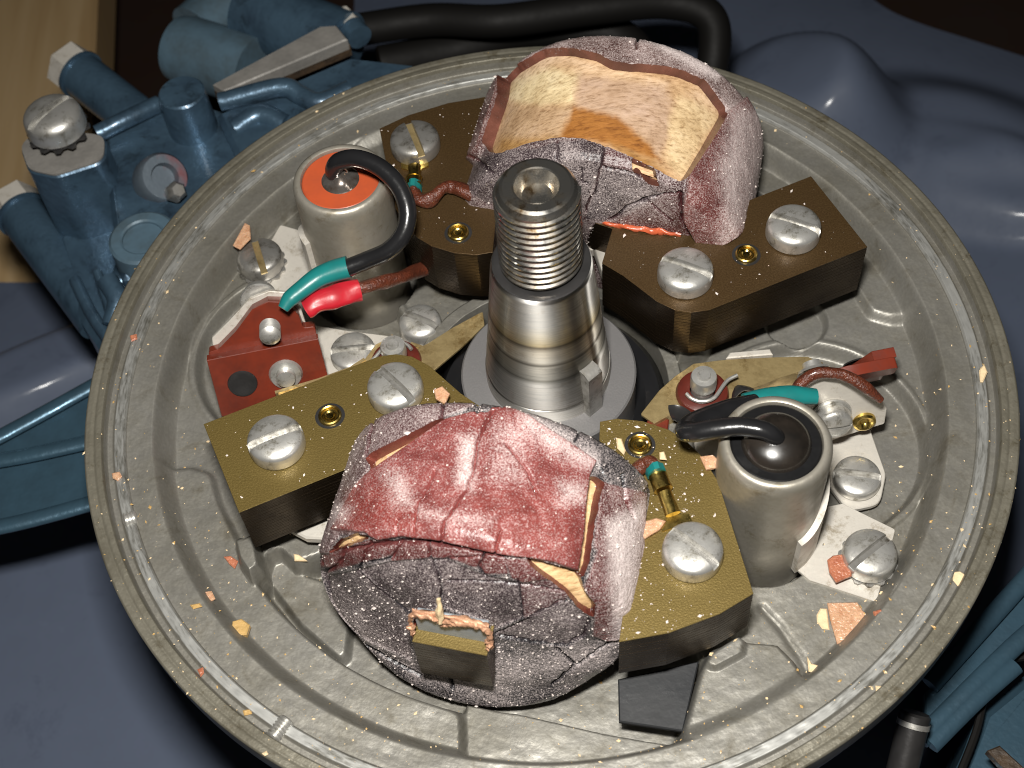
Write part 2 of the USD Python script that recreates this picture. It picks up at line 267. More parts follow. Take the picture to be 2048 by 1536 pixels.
# the coil casing: colour and amount of white bloom are given per vertex, the grain of the bloom is procedural
M['coil'] = mk('bloomed_resin', {'g': ('texture_coordinate', {}), 't': ('attribute', {'attribute': 'tint'}), 'pw': ('attribute', {'attribute': 'bloom'}),
    'n': ('noise_texture', {'scale': 4200.0, 'detail': 3.0, 'roughness': .6}), 'n2': ('noise_texture', {'scale': 170.0, 'detail': 6.0, 'roughness': .65, 'distortion': .5}), 'a': ('math', {'math_type': 'multiply', 'value2': .95}), 'b': ('math', {'math_type': 'multiply', 'value2': .38}),
    'c': ('math', {'math_type': 'add'}), 'd': ('math', {'math_type': 'add'}), 'e': ('map_range', {'from_min': .75, 'from_max': 1.17, 'to_min': 0, 'to_max': 1}),
    'v': ('hsv', {'saturation': 1.0}), 'vn': ('map_range', {'from_min': .3, 'from_max': .7, 'to_min': .6, 'to_max': 1.4}),
    'm': ('mix', {'mix_type': 'mix', 'color2': (.66, .57, .55)}), 'rr': ('map_range', {'to_min': .34, 'to_max': .8}), 'bp': ('bump', {'strength': .3, 'distance': .0002}), 'p': ('principled_bsdf', {})},
    [('g.object', 'n.vector'), ('g.object', 'n2.vector'), ('n.fac', 'a.value1'), ('n2.fac', 'b.value1'), ('a.value', 'c.value1'), ('b.value', 'c.value2'), ('c.value', 'd.value1'), ('pw.fac', 'd.value2'), ('d.value', 'e.value'),
     ('n2.fac', 'vn.value'), ('vn.result', 'v.value'), ('t.color', 'v.color'), ('v.color', 'm.color1'), ('e.result', 'm.fac'), ('m.color', 'p.base_color'), ('e.result', 'rr.value'), ('rr.result', 'p.roughness'), ('n.fac', 'bp.height'), ('bp.normal', 'p.normal')])
M['paper'] = mk('winding_paper', {'g': ('texture_coordinate', {}), 't': ('attribute', {'attribute': 'tint'}), 'mp': ('mapping', {'scale': (.22, .8, .8)}), 'n': ('noise_texture', {'scale': 1900.0, 'detail': 4.0, 'roughness': .7}), 'n2': ('noise_texture', {'scale': 150.0, 'detail': 6.0, 'roughness': .7}),
    'r': ('rgb_ramp', {'ramp': [(.30, (.45, .36, .28)), (.50, (1, 1, 1)), (.70, (1.12, 1.15, 1.2))]}), 'r2': ('rgb_ramp', {'ramp': [(.3, (.62, .54, .45)), (.52, (1, 1, 1)), (.72, (1.1, 1.15, 1.3))]}), 'm': ('mix', {'mix_type': 'multiply', 'fac': .9}), 'm2': ('mix', {'mix_type': 'multiply', 'fac': .8}),
    'bp': ('bump', {'strength': .5, 'distance': .0003}), 'p': ('principled_bsdf', {'roughness': .6})},
    [('g.object', 'mp.vector'), ('mp.vector', 'n.vector'), ('g.object', 'n2.vector'), ('n.fac', 'r.fac'), ('n2.fac', 'r2.fac'), ('t.color', 'm.color1'), ('r.color', 'm.color2'), ('m.color', 'm2.color1'), ('r2.color', 'm2.color2'), ('m2.color', 'p.base_color'), ('n.fac', 'bp.height'), ('bp.normal', 'p.normal')])

# ================================================================== stator plate
E = np.array([.953, -.303, 0]); N = np.array([-.303, -.953, 0]); MID = np.array([-1.85, -5.33, 0])   # front coil leg: across, outward, its end
def arc(r, a0, a1, n=24): return [(CX+r*math.cos(t), r*math.sin(t)) for t in np.linspace(a0, a1, n)]
def ang(x, y): return math.atan2(y, x-CX)
A_plateau = [(-6.95, -.78), (-6.3, -.78), (-5.95, -.95), (-5.80, -1.53)] + arc(6.03, ang(-5.12, -3.17), ang(-2.25, -5.55)) + [(-1.9, -5.75), (-1.85, -6.1), (-1.89, -6.7)] + arc(7.05, ang(-1.89, -6.75), ang(-6.95, -.78)-2*math.pi+2*math.pi)[::1]
A_plateau = list(Polygon(A_plateau).buffer(0).exterior.coords) if Polygon(A_plateau).is_valid else [(-6.95, -.78), (-6.3, -.78), (-5.95, -.95), (-5.80, -1.53)] + arc(6.03, -2.60, -1.96) + [(-1.9, -5.75), (-1.85, -6.1), (-1.89, -6.8)] + arc(7.05, -1.85, -3.03)
PX_L = lambda pts, z: XY(pts, z)
pocket = arc(6.03, -2.62, -1.95) + XY([(1033, 1425), (1209, 1465), (1354, 1491), (1400, 1340)], -1.0) + [(1.2, -3.2), (-1.0, -2.4), (-3.6, -2.6)]
lens = XY([(928, 1405), (1033, 1427), (1209, 1467), (1360, 1493), (1300, 1520), (1121, 1535), (928, 1535)], -1.0)
lobe = XY([(533, 1160), (545, 1122), (567, 1116), (594, 1142), (660, 1160), (700, 1250), (690, 1328), (600, 1250)], -1.2)
padR = XY([(1352, 1500), (1398, 1335), (1420, 1290), (1480, 1275), (1560, 1280), (1598, 1320), (1612, 1362), (1560, 1420)], -.35)
slotR = XY([(1408, 1330), (1422, 1310), (1478, 1272), (1490, 1285), (1486, 1310), (1430, 1340)], -.4)
groove = XY([(1525, 1212), (1560, 1250), (1600, 1310), (1622, 1352)], -.85)
screws_core = [tuple(T(555, 880, 1.05)[:2]), tuple(T(793, 772, 1.05)[:2]), tuple(T(1383, 1095, 1.05)[:2])]
for _n in ('pocket', 'lens', 'lobe', 'padR', 'slotR', 'A_plateau'): globals()[_n] = rnd(globals()[_n], {'slotR': .05, 'lens': .05, 'lobe': .1}.get(_n, .2))
def height(x, y):
    r = np.hypot(x-CX*0, y)
    z = np.full(x.shape, -.88)
    def put(z, mask, lev): return z*(1-mask)+lev*mask
    for q in (lambda p: p, sym):
        z = put(z, inside(Point(*q([(4.45, -1.45)])[0]).buffer(2.12, 32), x, y, .05), -.832)
        z = put(z, inside(Point(*q([(4.45, -1.45)])[0]).buffer(1.95, 32), x, y, .14), -1.12)
        z = put(z, inside(q(pocket), x, y, .16), -1.45)
    for q in (lambda p: p, sym):
        z = put(z, inside(q(lobe), x, y, .10), -1.24)
        z = put(z, inside(q(A_plateau), x, y, .13), -.70)
        z = put(z, inside(q(lens), x, y, .08), -.98)
        z = put(z, inside(q(padR), x, y, .12), -.42)
        z = put(z, inside(q(slotR), x, y, .05), -.30)
        z -= .07*np.exp(-(shapely.distance(LineString(q(groove)), shapely.points(x, y))/.05)**2)
        z = put(z, inside(Point(*q([(3.28, -3.1)])[0]).buffer(1.0), x, y, .06), -1.5)
        for s in screws_core: z = put(z, inside(Point(*q([s])[0]).buffer(.5), x, y, .08), -.18)
        z = put(z, inside(Point(*q([tuple(-T(1590, 650, -1)[:2]+np.array([2*CX, 0]))])[0]).buffer(.55), x, y, .1), -1.08)
        z = put(z, inside(Point(*q([(-6.0, -3.1)])[0]).buffer(.01), x, y, .01), -.7)
    c = T(1718, 392, -.5); z = put(z, inside(Point(c[0], c[1]).buffer(.36), x, y, .07), -.45); z = put(z, inside(Point(c[0]-.06, c[1]-.08).buffer(.24), x, y, .07), -.9)
    p = XY([(468, 1078), (506, 1068), (520, 1130), (500, 1150), (478, 1120)], -.4); z = put(z, inside(p, x, y, .08), -.36)
    # ring: wall up to the flat, the machined seat, the lip
    z = np.maximum(z, put(z, ss((r-6.62)/.3), -.27))
    z = put(z, ss((r-7.34)/.035), -.18); z = put(z, ss((r-7.52)/.06), -.235); z = put(z, ss((r-7.66)/.05), 0.0)
    z -= .035*np.exp(-((r-7.84)/.03)**2)*.4
    # hub
    z = put(z, 1-ss((r-2.42)/.06), -.62); z = put(z, 1-ss((r-2.12)/.06), -2.1)
    z += (meshkit.fbm(np.stack([x*1.3, y*1.3, 0*x], -1), 4, 3)-.5)*.05*ss((7.3-r)/.2) + (meshkit.fbm(np.stack([x*9, y*9, 0*x], -1), 3, 5)-.5)*.012
    return z
def build_plate():
    rs = np.concatenate([np.linspace(1.0, 6.5, 210), np.linspace(6.52, 7.97, 130)]); nt = 860
    th = np.linspace(0, 2*np.pi, nt, endpoint=False); R, TH = np.meshgrid(rs, th, indexing='ij')
    X, Y = R*np.cos(TH), R*np.sin(TH); Z = height(X.ravel(), Y.ravel()).reshape(X.shape)
    ext = [(7.995, -.015), (8.0, -.04), (8.0, -.36), (7.99, -.5), (7.93, -.56), (7.9, -1.0), (7.4, -1.5), (6.0, -2.3), (1.0, -2.4), (0.2, -2.4)]
    V = [np.stack([X, Y, Z], -1)]
    for r, z in ext: V.append(np.stack([r*np.cos(th), r*np.sin(th), np.full(nt, z)], -1)[None])
    V = np.concatenate(V, 0); nr = V.shape[0]; idx = np.arange(nr*nt).reshape(nr, nt)
    a, b, c, d = idx[:-1], idx[1:], np.roll(idx, -1, 1)[1:], np.roll(idx, -1, 1)[:-1]
    F = np.stack([a, b, c, d], -1)
    return V, F
plate = thing('stator_plate', 'round cast aluminium plate with a raised stepped rim carrying all the coils', 'stator plate', (0, 0, -2.4))
PV, PF = build_plate()
PVf = PV.reshape(-1, 3); NR, NT = PV.shape[:2]
rmid = np.hypot(PV[:-1, 0, 0], PV[:-1, 0, 1])
def tri(F): F = F.reshape(-1, 4); return np.vstack([F[:, [0, 1, 2]], F[:, [0, 2, 3]]])
PN = meshkit.arrays((PVf, tri(PF)), True)[2]
def ring_part(name, sel, mt):
    f = tri(PF[sel]); u, inv = np.unique(f, return_inverse=True)
    obj(name, trimesh.Trimesh(PVf[u], inv.reshape(-1, 3), process=False), mt, plate, normals=PN[u])
band = (rmid > 7.345) & (rmid < 7.53) & (np.arange(NR-1) < 340); lip = ((rmid >= 7.68) | (np.arange(NR-1) >= 339))
ring_part('floor_casting', ~band & ~lip, M['cast']); ring_part('machined_seat', band, M['turned']); ring_part('rim_lip', lip, M['lip'])
def plate_z(x, y): return float(height(np.array([x]), np.array([y]))[0])
# tapped holes whose threads break out of the machined seat
for (a, b, L) in ((562, 1455, .42), (255, 1040, .26)):
    p = T(a, b, -.2); d = np.array([p[0], p[1], 0]); d /= np.linalg.norm(d); prof = [(0, -.0)]
    for k in range(int(L/.055)): prof += [(.115, k*.055+.005), (.14, k*.055+.03), (.115, k*.055+.052)]
    prof.append((0, L)); obj('threaded_hole', place(rev(prof, 20), p-d*.16+np.array([0, 0, -.03]), d+np.array([0, 0, .10])), M['zinc'], plate)

# ================================================================== crankshaft
SC = np.array([.08, -.05, 0])
shaft = thing('crankshaft', 'upright tapered steel crankshaft with threaded end in the centre of the plate', 'crankshaft', (SC[0], SC[1], 0))
def at(m): m.apply_translation(SC); return m
obj('collar', at(rev([(0, -2.0), (1.50, -2.0), (1.52, -1.9), (1.52, -.03), (1.49, 0), (1.12, .004), (0, .004)], 96)), M['collar'], shaft)
cone = [(0, -.1), (1.075, -.1), (1.075, .30), (1.067, .34), (1.055, .35)]
rz = lambda z: 1.09-.29*z/3.02
cone += [(rz(z)+.004, z) for z in (.36, .6, .9, 1.0)] + [(rz(1.06)-.003, 1.06)] + [(rz(z)-.003, z) for z in (1.2, 1.42)] + [(rz(1.46)-.009, 1.46), (rz(1.50)-.002, 1.50)] + [(rz(z)-.002, z) for z in (1.7, 1.86)] + [(rz(1.9)-.0, 1.9)] + [(rz(z), z) for z in (2.2, 2.6, 2.95)] + [(.795, 2.99), (.77, 3.02)]
cone += [(.70, 3.02), (.66, 3.0), (0, 3.0)]
obj('taper', at(rev(cone, 128)), M['steel'], shaft)
obj('shoulder', at(rev([(.60, 3.02), (.77, 3.025), (.775, 3.035), (.74, 3.05), (.62, 3.05), (.58, 3.03)], 96)), M['darksteel'], shaft)
def ridges(r0, r1, z0, z1, pitch, n=80):         # helical ridge: rings sheared by one pitch per turn, closed at the seam
    k = int((z1-z0)/pitch); prof = []
    for i in range(k): prof += [(0.00, r0), (.10, r0), (.40, r1), (.66, r1), (.92, r0)]
    pts = [(i//5+p[0], p[1]) for i, p in enumerate(prof)]; V = []
    for (u, rr) in pts:
        for j in range(n+1):
            a = 2*np.pi*j/n; V.append((rr*math.cos(a), rr*math.sin(a), z0+(u+j/n)*pitch))
    m = len(pts); w = n+1; F = []
    for i in range(m-1):
        for j in range(n): a = i*w+j; F += [(a, a+1, a+1+w), (a, a+1+w, a+w)]
    return trimesh.Trimesh(np.array(V), np.array(F), process=False)
obj('thread', [at(ridges(.575, .652, 3.00, 4.66, .133)), at(rev([(0, 3.0), (.574, 3.0), (.574, 4.58), (0, 4.58)], 64))], M['thread'], shaft, smooth=50)
obj('shaft_end', at(rev([(.57, 4.50), (.60, 4.60), (.615, 4.65), (.605, 4.70), (.55, 4.775), (.50, 4.80), (.36, 4.80), (.335, 4.79), (.30, 4.72), (.16, 4.44), (.15, 4.42), (.145, 4.1), (0, 4.1)], 80)), M['thread'], shaft, smooth=14)
obj('centre_bore', at(rev([(.146, 4.43), (.143, 4.12), (0, 4.12)], 40)), M['black_matt'], shaft)  # black liner paints the shade down the hole
ka = math.radians(-90+37); kd = np.array([math.cos(ka), math.sin(ka), 0])
kb = m3.Manifold.cube((.34, .30, 1.22), True).rotate((0, 0, math.degrees(ka))).translate(tuple(SC+kd*1.02+np.array([0, 0, .55])))
kb = kb - m3.Manifold.cube((1, .6, .5), True).rotate((0, 35, 0)).rotate((0, 0, math.degrees(ka))).translate(tuple(SC+kd*1.25+np.array([0, 0, 1.35])))
obj('woodruff_key', kb, M['zinc_dull'], shaft)
obj('oil_seal', at(rev([(1.5, -1.0), (1.7, -.85), (1.95, -.9), (2.1, -1.1), (2.15, -1.6), (1.5, -1.6)], 80)), M['black'], shaft)

# ================================================================== laminated cores
ztop, zbot = 1.05, -.17
bar = XY([(407, 848), (756, 713), (792, 708), (824, 713), (858, 731), (922, 787)], ztop)
bar_low = XY([(478, 1025), (700, 935)], ztop)
pole = sym(XY([(1225, 457), (1204, 526)], ztop))
right = XY([(1200, 843), (1234, 837), (1285, 842), (1337, 859), (1371, 880), (1405, 914), (1436, 962), (1507, 1187), (1439, 1228), (1337, 1266), (1238, 1284)], ztop)
b2 = np.array(bar_low[1]); bd = b2-np.array(bar_low[0]); bd /= np.linalg.norm(bd)
ang_in = tuple(MID[:2]-N[:2]*2.3-E[:2]*.55)
core_poly = Polygon(bar+[pole[1], pole[0], tuple(MID[:2]-N[:2]*3.05+E[:2]*.3), tuple(MID[:2]-N[:2]*2.2-E[:2]*.3), tuple(b2+bd*1.15), bar_low[1], bar_low[0]]).buffer(0)
legw = .565
legp = Polygon([tuple(MID[:2]+E[:2]*s*legw+N[:2]*v) for s, v in ((-1, .12), (1, .12), (1, -3.0), (-1, -3.0))])
rightp = Polygon(right+[tuple(MID[:2]+E[:2]*2.35+N[:2]*(-1.5)), tuple(MID[:2]+E[:2]*2.2+N[:2]*(-2.4)), tuple(MID[:2]+E[:2]*.4+N[:2]*(-2.2)), tuple(MID[:2]+E[:2]*.4+N[:2]*(-3.0)), tuple(MID[:2]+E[:2]*1.6+N[:2]*(-3.05))]).buffer(0)
if core_poly.geom_type != 'Polygon': core_poly = max(core_poly.geoms, key=lambda g: g.area)
if rightp.geom_type != 'Polygon': rightp = max(rightp.geoms, key=lambda g: g.area)
coreU = core_poly.union(legp).union(rightp).buffer(.03).buffer(-.03)
if coreU.geom_type != 'Polygon': coreU = max(coreU.geoms, key=lambda g: g.area)
outline = list(coreU.simplify(.003).exterior.coords)[:-1]
def core(label, flip, mtop):
    o = sym(outline) if flip else outline
    c = np.mean(o, 0); t = thing('laminated_core', label, 'iron core', (c[0], c[1], zbot))
    n = 27; h = (ztop-.012-zbot)/n; ms = []
    rs = np.random.default_rng(3)
    for k in range(n):
        q = list(Polygon(o).buffer(-(.002 if k % 2 else .004)+rs.uniform(0, .002), join_style=2).exterior.coords)[:-1]
        ms.append(prism(q, zbot+k*h+.004, zbot+(k+1)*h-.003))
    ms.append(prism(list(Polygon(o).buffer(-.018, join_style=2).exterior.coords)[:-1], zbot+.01, ztop-.02))
    obj('lamination_stack', ms, M['core_side'], t, smooth=False)
    obj('top_lamination', prism(o, ztop-.013, ztop, .005), mtop, t, smooth=30)
    for p in ((660, 832), (1280, 890)):
        q = T(*p, ztop); q = np.array([2*CX-q[0], -q[1], q[2]]) if flip else q
        obj('rivet', rev([(0, .012), (.06, .012), (.085, .03), (.10, .03), (.11, .012), (.135, .012), (.145, .045), (.165, .055), (.185, .04), (.195, .0), (.19, -.05)], 40, q), M['brass'], t)
        obj('rivet_recess', rev([(.19, .003), (.235, .002), (.245, .0015), (.19, .0015)], 36, q), M['darksteel'], t)
    return t
core1 = core('olive varnished laminated iron core of the front coil, nearest the viewer', False, M['core_top'])
core2 = core('olive varnished laminated iron core of the rear coil in a dimmed tone, behind the crankshaft', True, M['core_top_b'])

# ================================================================== coils
def smooth_closed(v, k): return v
class CoilGrid:
    """half drum lying on its core leg; parameter t runs from the inner end over the rounded rim and down the outer end"""
    def __init__(s, flip, na=900, nt_=380, a=2.38, b=2.26, bl=1.70):
        s.flip = flip; zc = .42; u0 = .06
        if flip: a, b, u0 = 2.44, 2.28, -.20
        th = np.concatenate([np.linspace(-.9, np.pi+.9, na-150, endpoint=False), np.linspace(np.pi+.9, 2*np.pi-.9, 150, endpoint=False)])
        # profile (rho, v): inner face centre -> rim -> outer rim -> outer face centre
        prof = [(.06, -3.12), (.5, -3.16), (.90, -3.14), (.965, -3.09), (1.0, -2.95), (1.004, -2.4), (1.004, -1.6), (1.0, -1.08), (.985, -.94), (.94, -.84), (.85, -.70), (.6, -.46), (.3, -.30), (.06, -.24)]
        pf = spline(prof, 40); L = np.r_[0, np.cumsum(np.linalg.norm(np.diff(pf*np.array([2.25, 1]), axis=0), axis=1))]
        u = np.linspace(0, L[-1], nt_); rho = np.interp(u, L, pf[:, 0]); v = np.interp(u, L, pf[:, 1])
        RHO, TH = np.meshgrid(rho, th, indexing='ij'); V = np.repeat(v[:, None], na, 1)
        sn, cs = np.sin(TH), np.cos(TH)
        x = a*RHO*cs*(1+.04*np.abs(cs)) + u0; z = np.where(sn > 0, b, bl)*RHO*sn
        # the outer end leans: its lower half stands further out
        lean = ss((V+2.4)/1.6)*(ss((.3-z)/2.0)*.6+ss((-.9-z)/.8)*.35)
        if flip: V = -3.1+(V+3.1)*1.30
        V = V+lean
        P = MID + x[..., None]*E + V[..., None]*N + (z+zc)[..., None]*np.array([0, 0, 1])
        if flip: P = P*np.array([-1, -1, 1])+np.array([2*CX, 0, 0])
        P = P + (meshkit.fbm(P.reshape(-1, 3)*.9+20, 3, 9).reshape(P.shape[:2])-.5)[..., None]*.05*np.array([0, 0, 1])
        s.P, s.th, s.rho, s.v = P, TH, RHO, V
        n = np.cross(np.roll(P, -1, 1)-np.roll(P, 1, 1), np.gradient(P, axis=0)); n /= np.maximum(np.linalg.norm(n, axis=-1), 1e-9)[..., None]
        c = P.mean((0, 1)); s.n = n if ((P-c)*n).sum(-1).mean() > 0 else -n
        s.vis = ((CAM-P)*s.n).sum(-1) > 0; s.px = pix(P)
        idx = np.arange(P.shape[0]*na).reshape(P.shape[0], na)
        q = np.stack([idx[:-1], np.roll(idx, -1, 1)[:-1], np.roll(idx, -1, 1)[1:], idx[1:]], -1).reshape(-1, 4)
        F = np.vstack([q[:, [0, 1, 2]], q[:, [0, 2, 3]]])
        fn = np.cross(P.reshape(-1, 3)[F[:, 1]]-P.reshape(-1, 3)[F[:, 0]], P.reshape(-1, 3)[F[:, 2]]-P.reshape(-1, 3)[F[:, 0]])
        s.F = F if (fn*s.n.reshape(-1, 3)[F[:, 0]]).sum(-1).mean() > 0 else F[:, ::-1]
    def mask(s, poly, w=4.0, jit=0.0):
        x, y = s.px[..., 0].ravel(), s.px[..., 1].ravel()
        if jit: j = meshkit.fbm(np.stack([x/14, y/14, 0*x], -1), 4, 12)-.5; x, y = x+jit*2.2*j, y+jit*2.2*np.roll(j, 977)
        P = Polygon(poly).buffer(0); x0, y0, x1, y1 = P.bounds
        ok = s.vis.ravel() & (x > x0-12) & (x < x1+12) & (y > y0-12) & (y < y1+12); m = np.zeros(x.size)
        m[ok] = inside(P, x[ok], y[ok], w); return m.reshape(s.vis.shape)
    def line(s, pts, w=3.0):
        x, y = s.px[..., 0].ravel(), s.px[..., 1].ravel(); L = LineString(pts); x0, y0, x1, y1 = L.bounds
        ok = s.vis.ravel() & (x > x0-15) & (x < x1+15) & (y > y0-15) & (y < y1+15); m = np.zeros(x.size)
        jx = 2.2*(meshkit.noise(np.stack([x[ok]/9, y[ok]/9, 0*x[ok]], -1), 4)-.5)*2
        m[ok] = np.exp(-(shapely.distance(L, shapely.points(x[ok]+jx, y[ok]+jx))/w)**2); return m.reshape(s.vis.shape)
def cc(pts, ox, oy, k): return [(ox+a/k, oy+b/k) for a, b in pts]
FC = lambda *p: cc(p, 580, 760, 2.477)
RC = lambda *p: cc(p, 1000, 0, 2.926)
RL = lambda *p: cc(p, 500, 0, 2.926)
def fair(P, F, fz, it):
    """evens out the outlines along which differently labelled faces meet"""
    e = np.sort(np.vstack([F[:, [0, 1]], F[:, [1, 2]], F[:, [2, 0]]]), 1); z = np.tile(fz, 3); key = e[:, 0].astype(np.int64)*len(P)+e[:, 1]; o = np.argsort(key, kind='stable'); key, z, e = key[o], z[o], e[o]
    m = np.nonzero((key[1:] == key[:-1]) & (z[1:] != z[:-1]))[0]; b = e[m]; P = P.copy(); deg = np.zeros(len(P)); np.add.at(deg, b.ravel(), 1)
    for _ in range(it):
        a = np.zeros_like(P); np.add.at(a, b[:, 0], P[b[:, 1]]); np.add.at(a, b[:, 1], P[b[:, 0]]); k = deg == 2; P[k] = .5*P[k]+.5*a[k]/2
    return P
def emit_coil(t, g, frags, gaps, cracks, tint0, bloom0, tints, blooms, paper_tints, depth, edge_col):
    """frags: (name, outline, extra height, colour, bloom, label); gaps: outlines where the casing is gone"""
    sh = g.vis.shape; zone = np.zeros(sh, int); h = np.zeros(sh); tint = np.ones(sh+(3,))*np.array(tint0); bloom = np.ones(sh)*bloom0
    for i, (nm, poly, dh, col, bl, lab) in enumerate(frags):
        m = g.mask(poly); zone[m > .5] = i+1; h = h*(1-m)+dh*m; tint = tint*(1-m[..., None])+np.array(col)*m[..., None]; bloom = bloom*(1-m)+bl*m
    for poly, col in tints: m = g.mask(poly, 40)*.9; tint = tint*(1-m[..., None])+np.array(col)*m[..., None]
    for poly, d, w in blooms: bloom = bloom+d*g.mask(poly, w)
    gz = np.zeros(sh)
    for poly in gaps: gz = np.maximum(gz, g.mask(poly, 3.0))
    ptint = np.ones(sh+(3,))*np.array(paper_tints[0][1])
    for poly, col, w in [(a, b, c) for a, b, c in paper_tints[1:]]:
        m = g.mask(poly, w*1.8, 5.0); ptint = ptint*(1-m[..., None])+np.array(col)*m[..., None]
    hole = gz > .5; h = np.where(hole, -depth, h)
    for pts, dpt, w in cracks:
        l = g.line(pts, w*.72)*(1-gz); h -= dpt*.8*l; bloom -= .22*l
    h += (meshkit.fbm(g.P.reshape(-1, 3)*5, 3, 2).reshape(sh)-.5)*.016
    h += (meshkit.noise(g.P.reshape(-1, 3)*26, 8).reshape(sh)-.5)*.012*(1-gz)
    P = (g.P+g.n*h[..., None]).reshape(-1, 3); F = g.F
    zone[hole] = -1; zone[~hole & (zone == 0)] = 0
    zf = zone.ravel()[F]; fz = np.where((zf == zf[:, :1]).all(1), zf[:, 0], zf.max(1))
    hf = hole.ravel()[F]; fz = np.where(hf.any(1) & ~hf.all(1), -2, fz)
    P = fair(P, F, fz, 7); g.Ph = P
    for k in np.unique(fz):
        f = F[fz == k]; u, inv = np.unique(f, return_inverse=True); inv = inv.reshape(-1, 3)
        tm = trimesh.Trimesh(P[u], inv, process=False); nu = meshkit.arrays((P[u], inv), True)[2]
        if k == -2:
            w_ = np.array(edge_col)*(.55+.9*meshkit.noise(P[u]*3.0, 3))[:, None]; obj('broken_edge', tm, M['coil'], t, normals=nu, attrs={'tint': w_, 'bloom': np.full(len(u), -.12)}, label='broken casing edge'); continue
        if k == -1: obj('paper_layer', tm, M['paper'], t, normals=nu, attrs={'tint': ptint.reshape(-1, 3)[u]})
        elif k == 0: obj('coil_body', tm, M['coil'], t, normals=nu, attrs={'tint': tint.reshape(-1, 3)[u], 'bloom': bloom.ravel()[u]})
        else: obj(frags[k-1][0], tm, M['coil'], t, normals=nu, attrs={'tint': tint.reshape(-1, 3)[u], 'bloom': bloom.ravel()[u]}, label=frags[k-1][5])
RED, MAR, PUR, GRY, CHAR = (.185, .046, .042), (.100, .028, .027), (.078, .034, .036), (.048, .034, .038), (.026, .024, .027)
c1 = thing('ignition_coil', 'cracked red resin coil dusted white at the front of the plate, casing mostly whole', 'ignition coil', tuple(MID-N*1.6+np.array([0, 0, -1.36])))
g1 = CoilGrid(False)
slab = FC((398, 462), (560, 350), (765, 203), (905, 165), (980, 170), (1000, 150), (1080, 150), (1180, 185), (1330, 280), (1420, 340), (1512, 405), (1478, 480), (1462, 600), (1450, 750), (1420, 945), (1300, 900), (1170, 875), (1010, 855), (760, 795), (560, 770), (440, 790), (380, 755), (215, 748), (330, 530))
leftsh = FC((70, 860), (90, 600), (180, 400), (300, 150), (600, 40), (880, 40), (915, 130), (765, 190), (390, 385), (395, 445), (330, 535), (215, 745), (250, 770), (190, 860))
backsh = FC((890, 30), (1090, 50), (1350, 130), (1600, 270), (1800, 470), (1740, 560), (1580, 520), (1512, 405), (1420, 340), (1330, 280), (1180, 185), (1080, 150), (1000, 150), (940, 165), (915, 130))
rightsh = FC((1545, 500), (1580, 520), (1760, 560), (1740, 900), (1660, 1280), (1560, 1285), (1500, 1260), (1515, 1110), (1450, 1040), (1500, 900), (1520, 840), (1500, 830), (1520, 650))
face = [FC((100, 860), (200, 858), (260, 835), (400, 790), (540, 800), (500, 870), (380, 900), (260, 930), (180, 960), (130, 900)),
        FC((540, 800), (680, 800), (690, 850), (700, 880), (500, 900), (505, 860)), FC((690, 800), (960, 850), (930, 930), (780, 880), (700, 880)), FC((970, 855), (1060, 880), (1080, 960), (960, 960), (935, 930)),
        FC((1060, 885), (1180, 890), (1280, 985), (1160, 1010), (1100, 980)),
        FC((340, 940), (500, 900), (700, 885), (745, 1000), (745, 1130), (590, 1165)), FC((710, 890), (780, 890), (960, 970), (1130, 1005), (1150, 1180), (1000, 1240), (980, 1200), (760, 1130), (755, 1000)),
        FC((1140, 1010), (1290, 990), (1380, 1070), (1360, 1100), (1160, 1180)), FC((1370, 1095), (1440, 1140), (1490, 1190), (1470, 1270), (1370, 1315), (1040, 1280), (1015, 1255)),
        FC((100, 900), (180, 970), (330, 945), (590, 1175), (600, 1390), (400, 1300), (200, 1200), (110, 1080))]
fr = [('casing_fragment', leftsh, .04, PUR, .16, 'dusty purple casing fragment at the left'), ('casing_fragment', backsh, .04, CHAR, .14, 'dark casing fragment along the inner rim'),
      ('casing_fragment', rightsh, .05, MAR, .15, 'dusty casing fragment at the right beside the tan crack'), ('casing_slab', slab, .07, RED, .075, 'large red casing slab on top')]
fcol = [MAR, MAR, MAR, MAR, MAR, GRY, GRY, PUR, GRY, GRY]
fr += [('casing_fragment', p, (.0 if i < 5 else -.035), fcol[i], (.10 if i < 5 else .14), None) for i, p in enumerate(face)]
gaps = [FC((385, 388), (400, 375), (760, 190), (768, 208), (560, 352), (398, 465), (402, 430)), FC((1485, 478), (1515, 480), (1548, 505), (1526, 600), (1506, 720), (1482, 900), (1452, 975), (1424, 945), (1452, 750), (1464, 600)),
        FC((1175, 880), (1425, 948), (1455, 1040), (1508, 1110), (1502, 1175), (1440, 1140), (1370, 1060), (1270, 980), (1190, 915)), FC((250, 790), (330, 762), (400, 778), (260, 832), (195, 857))]
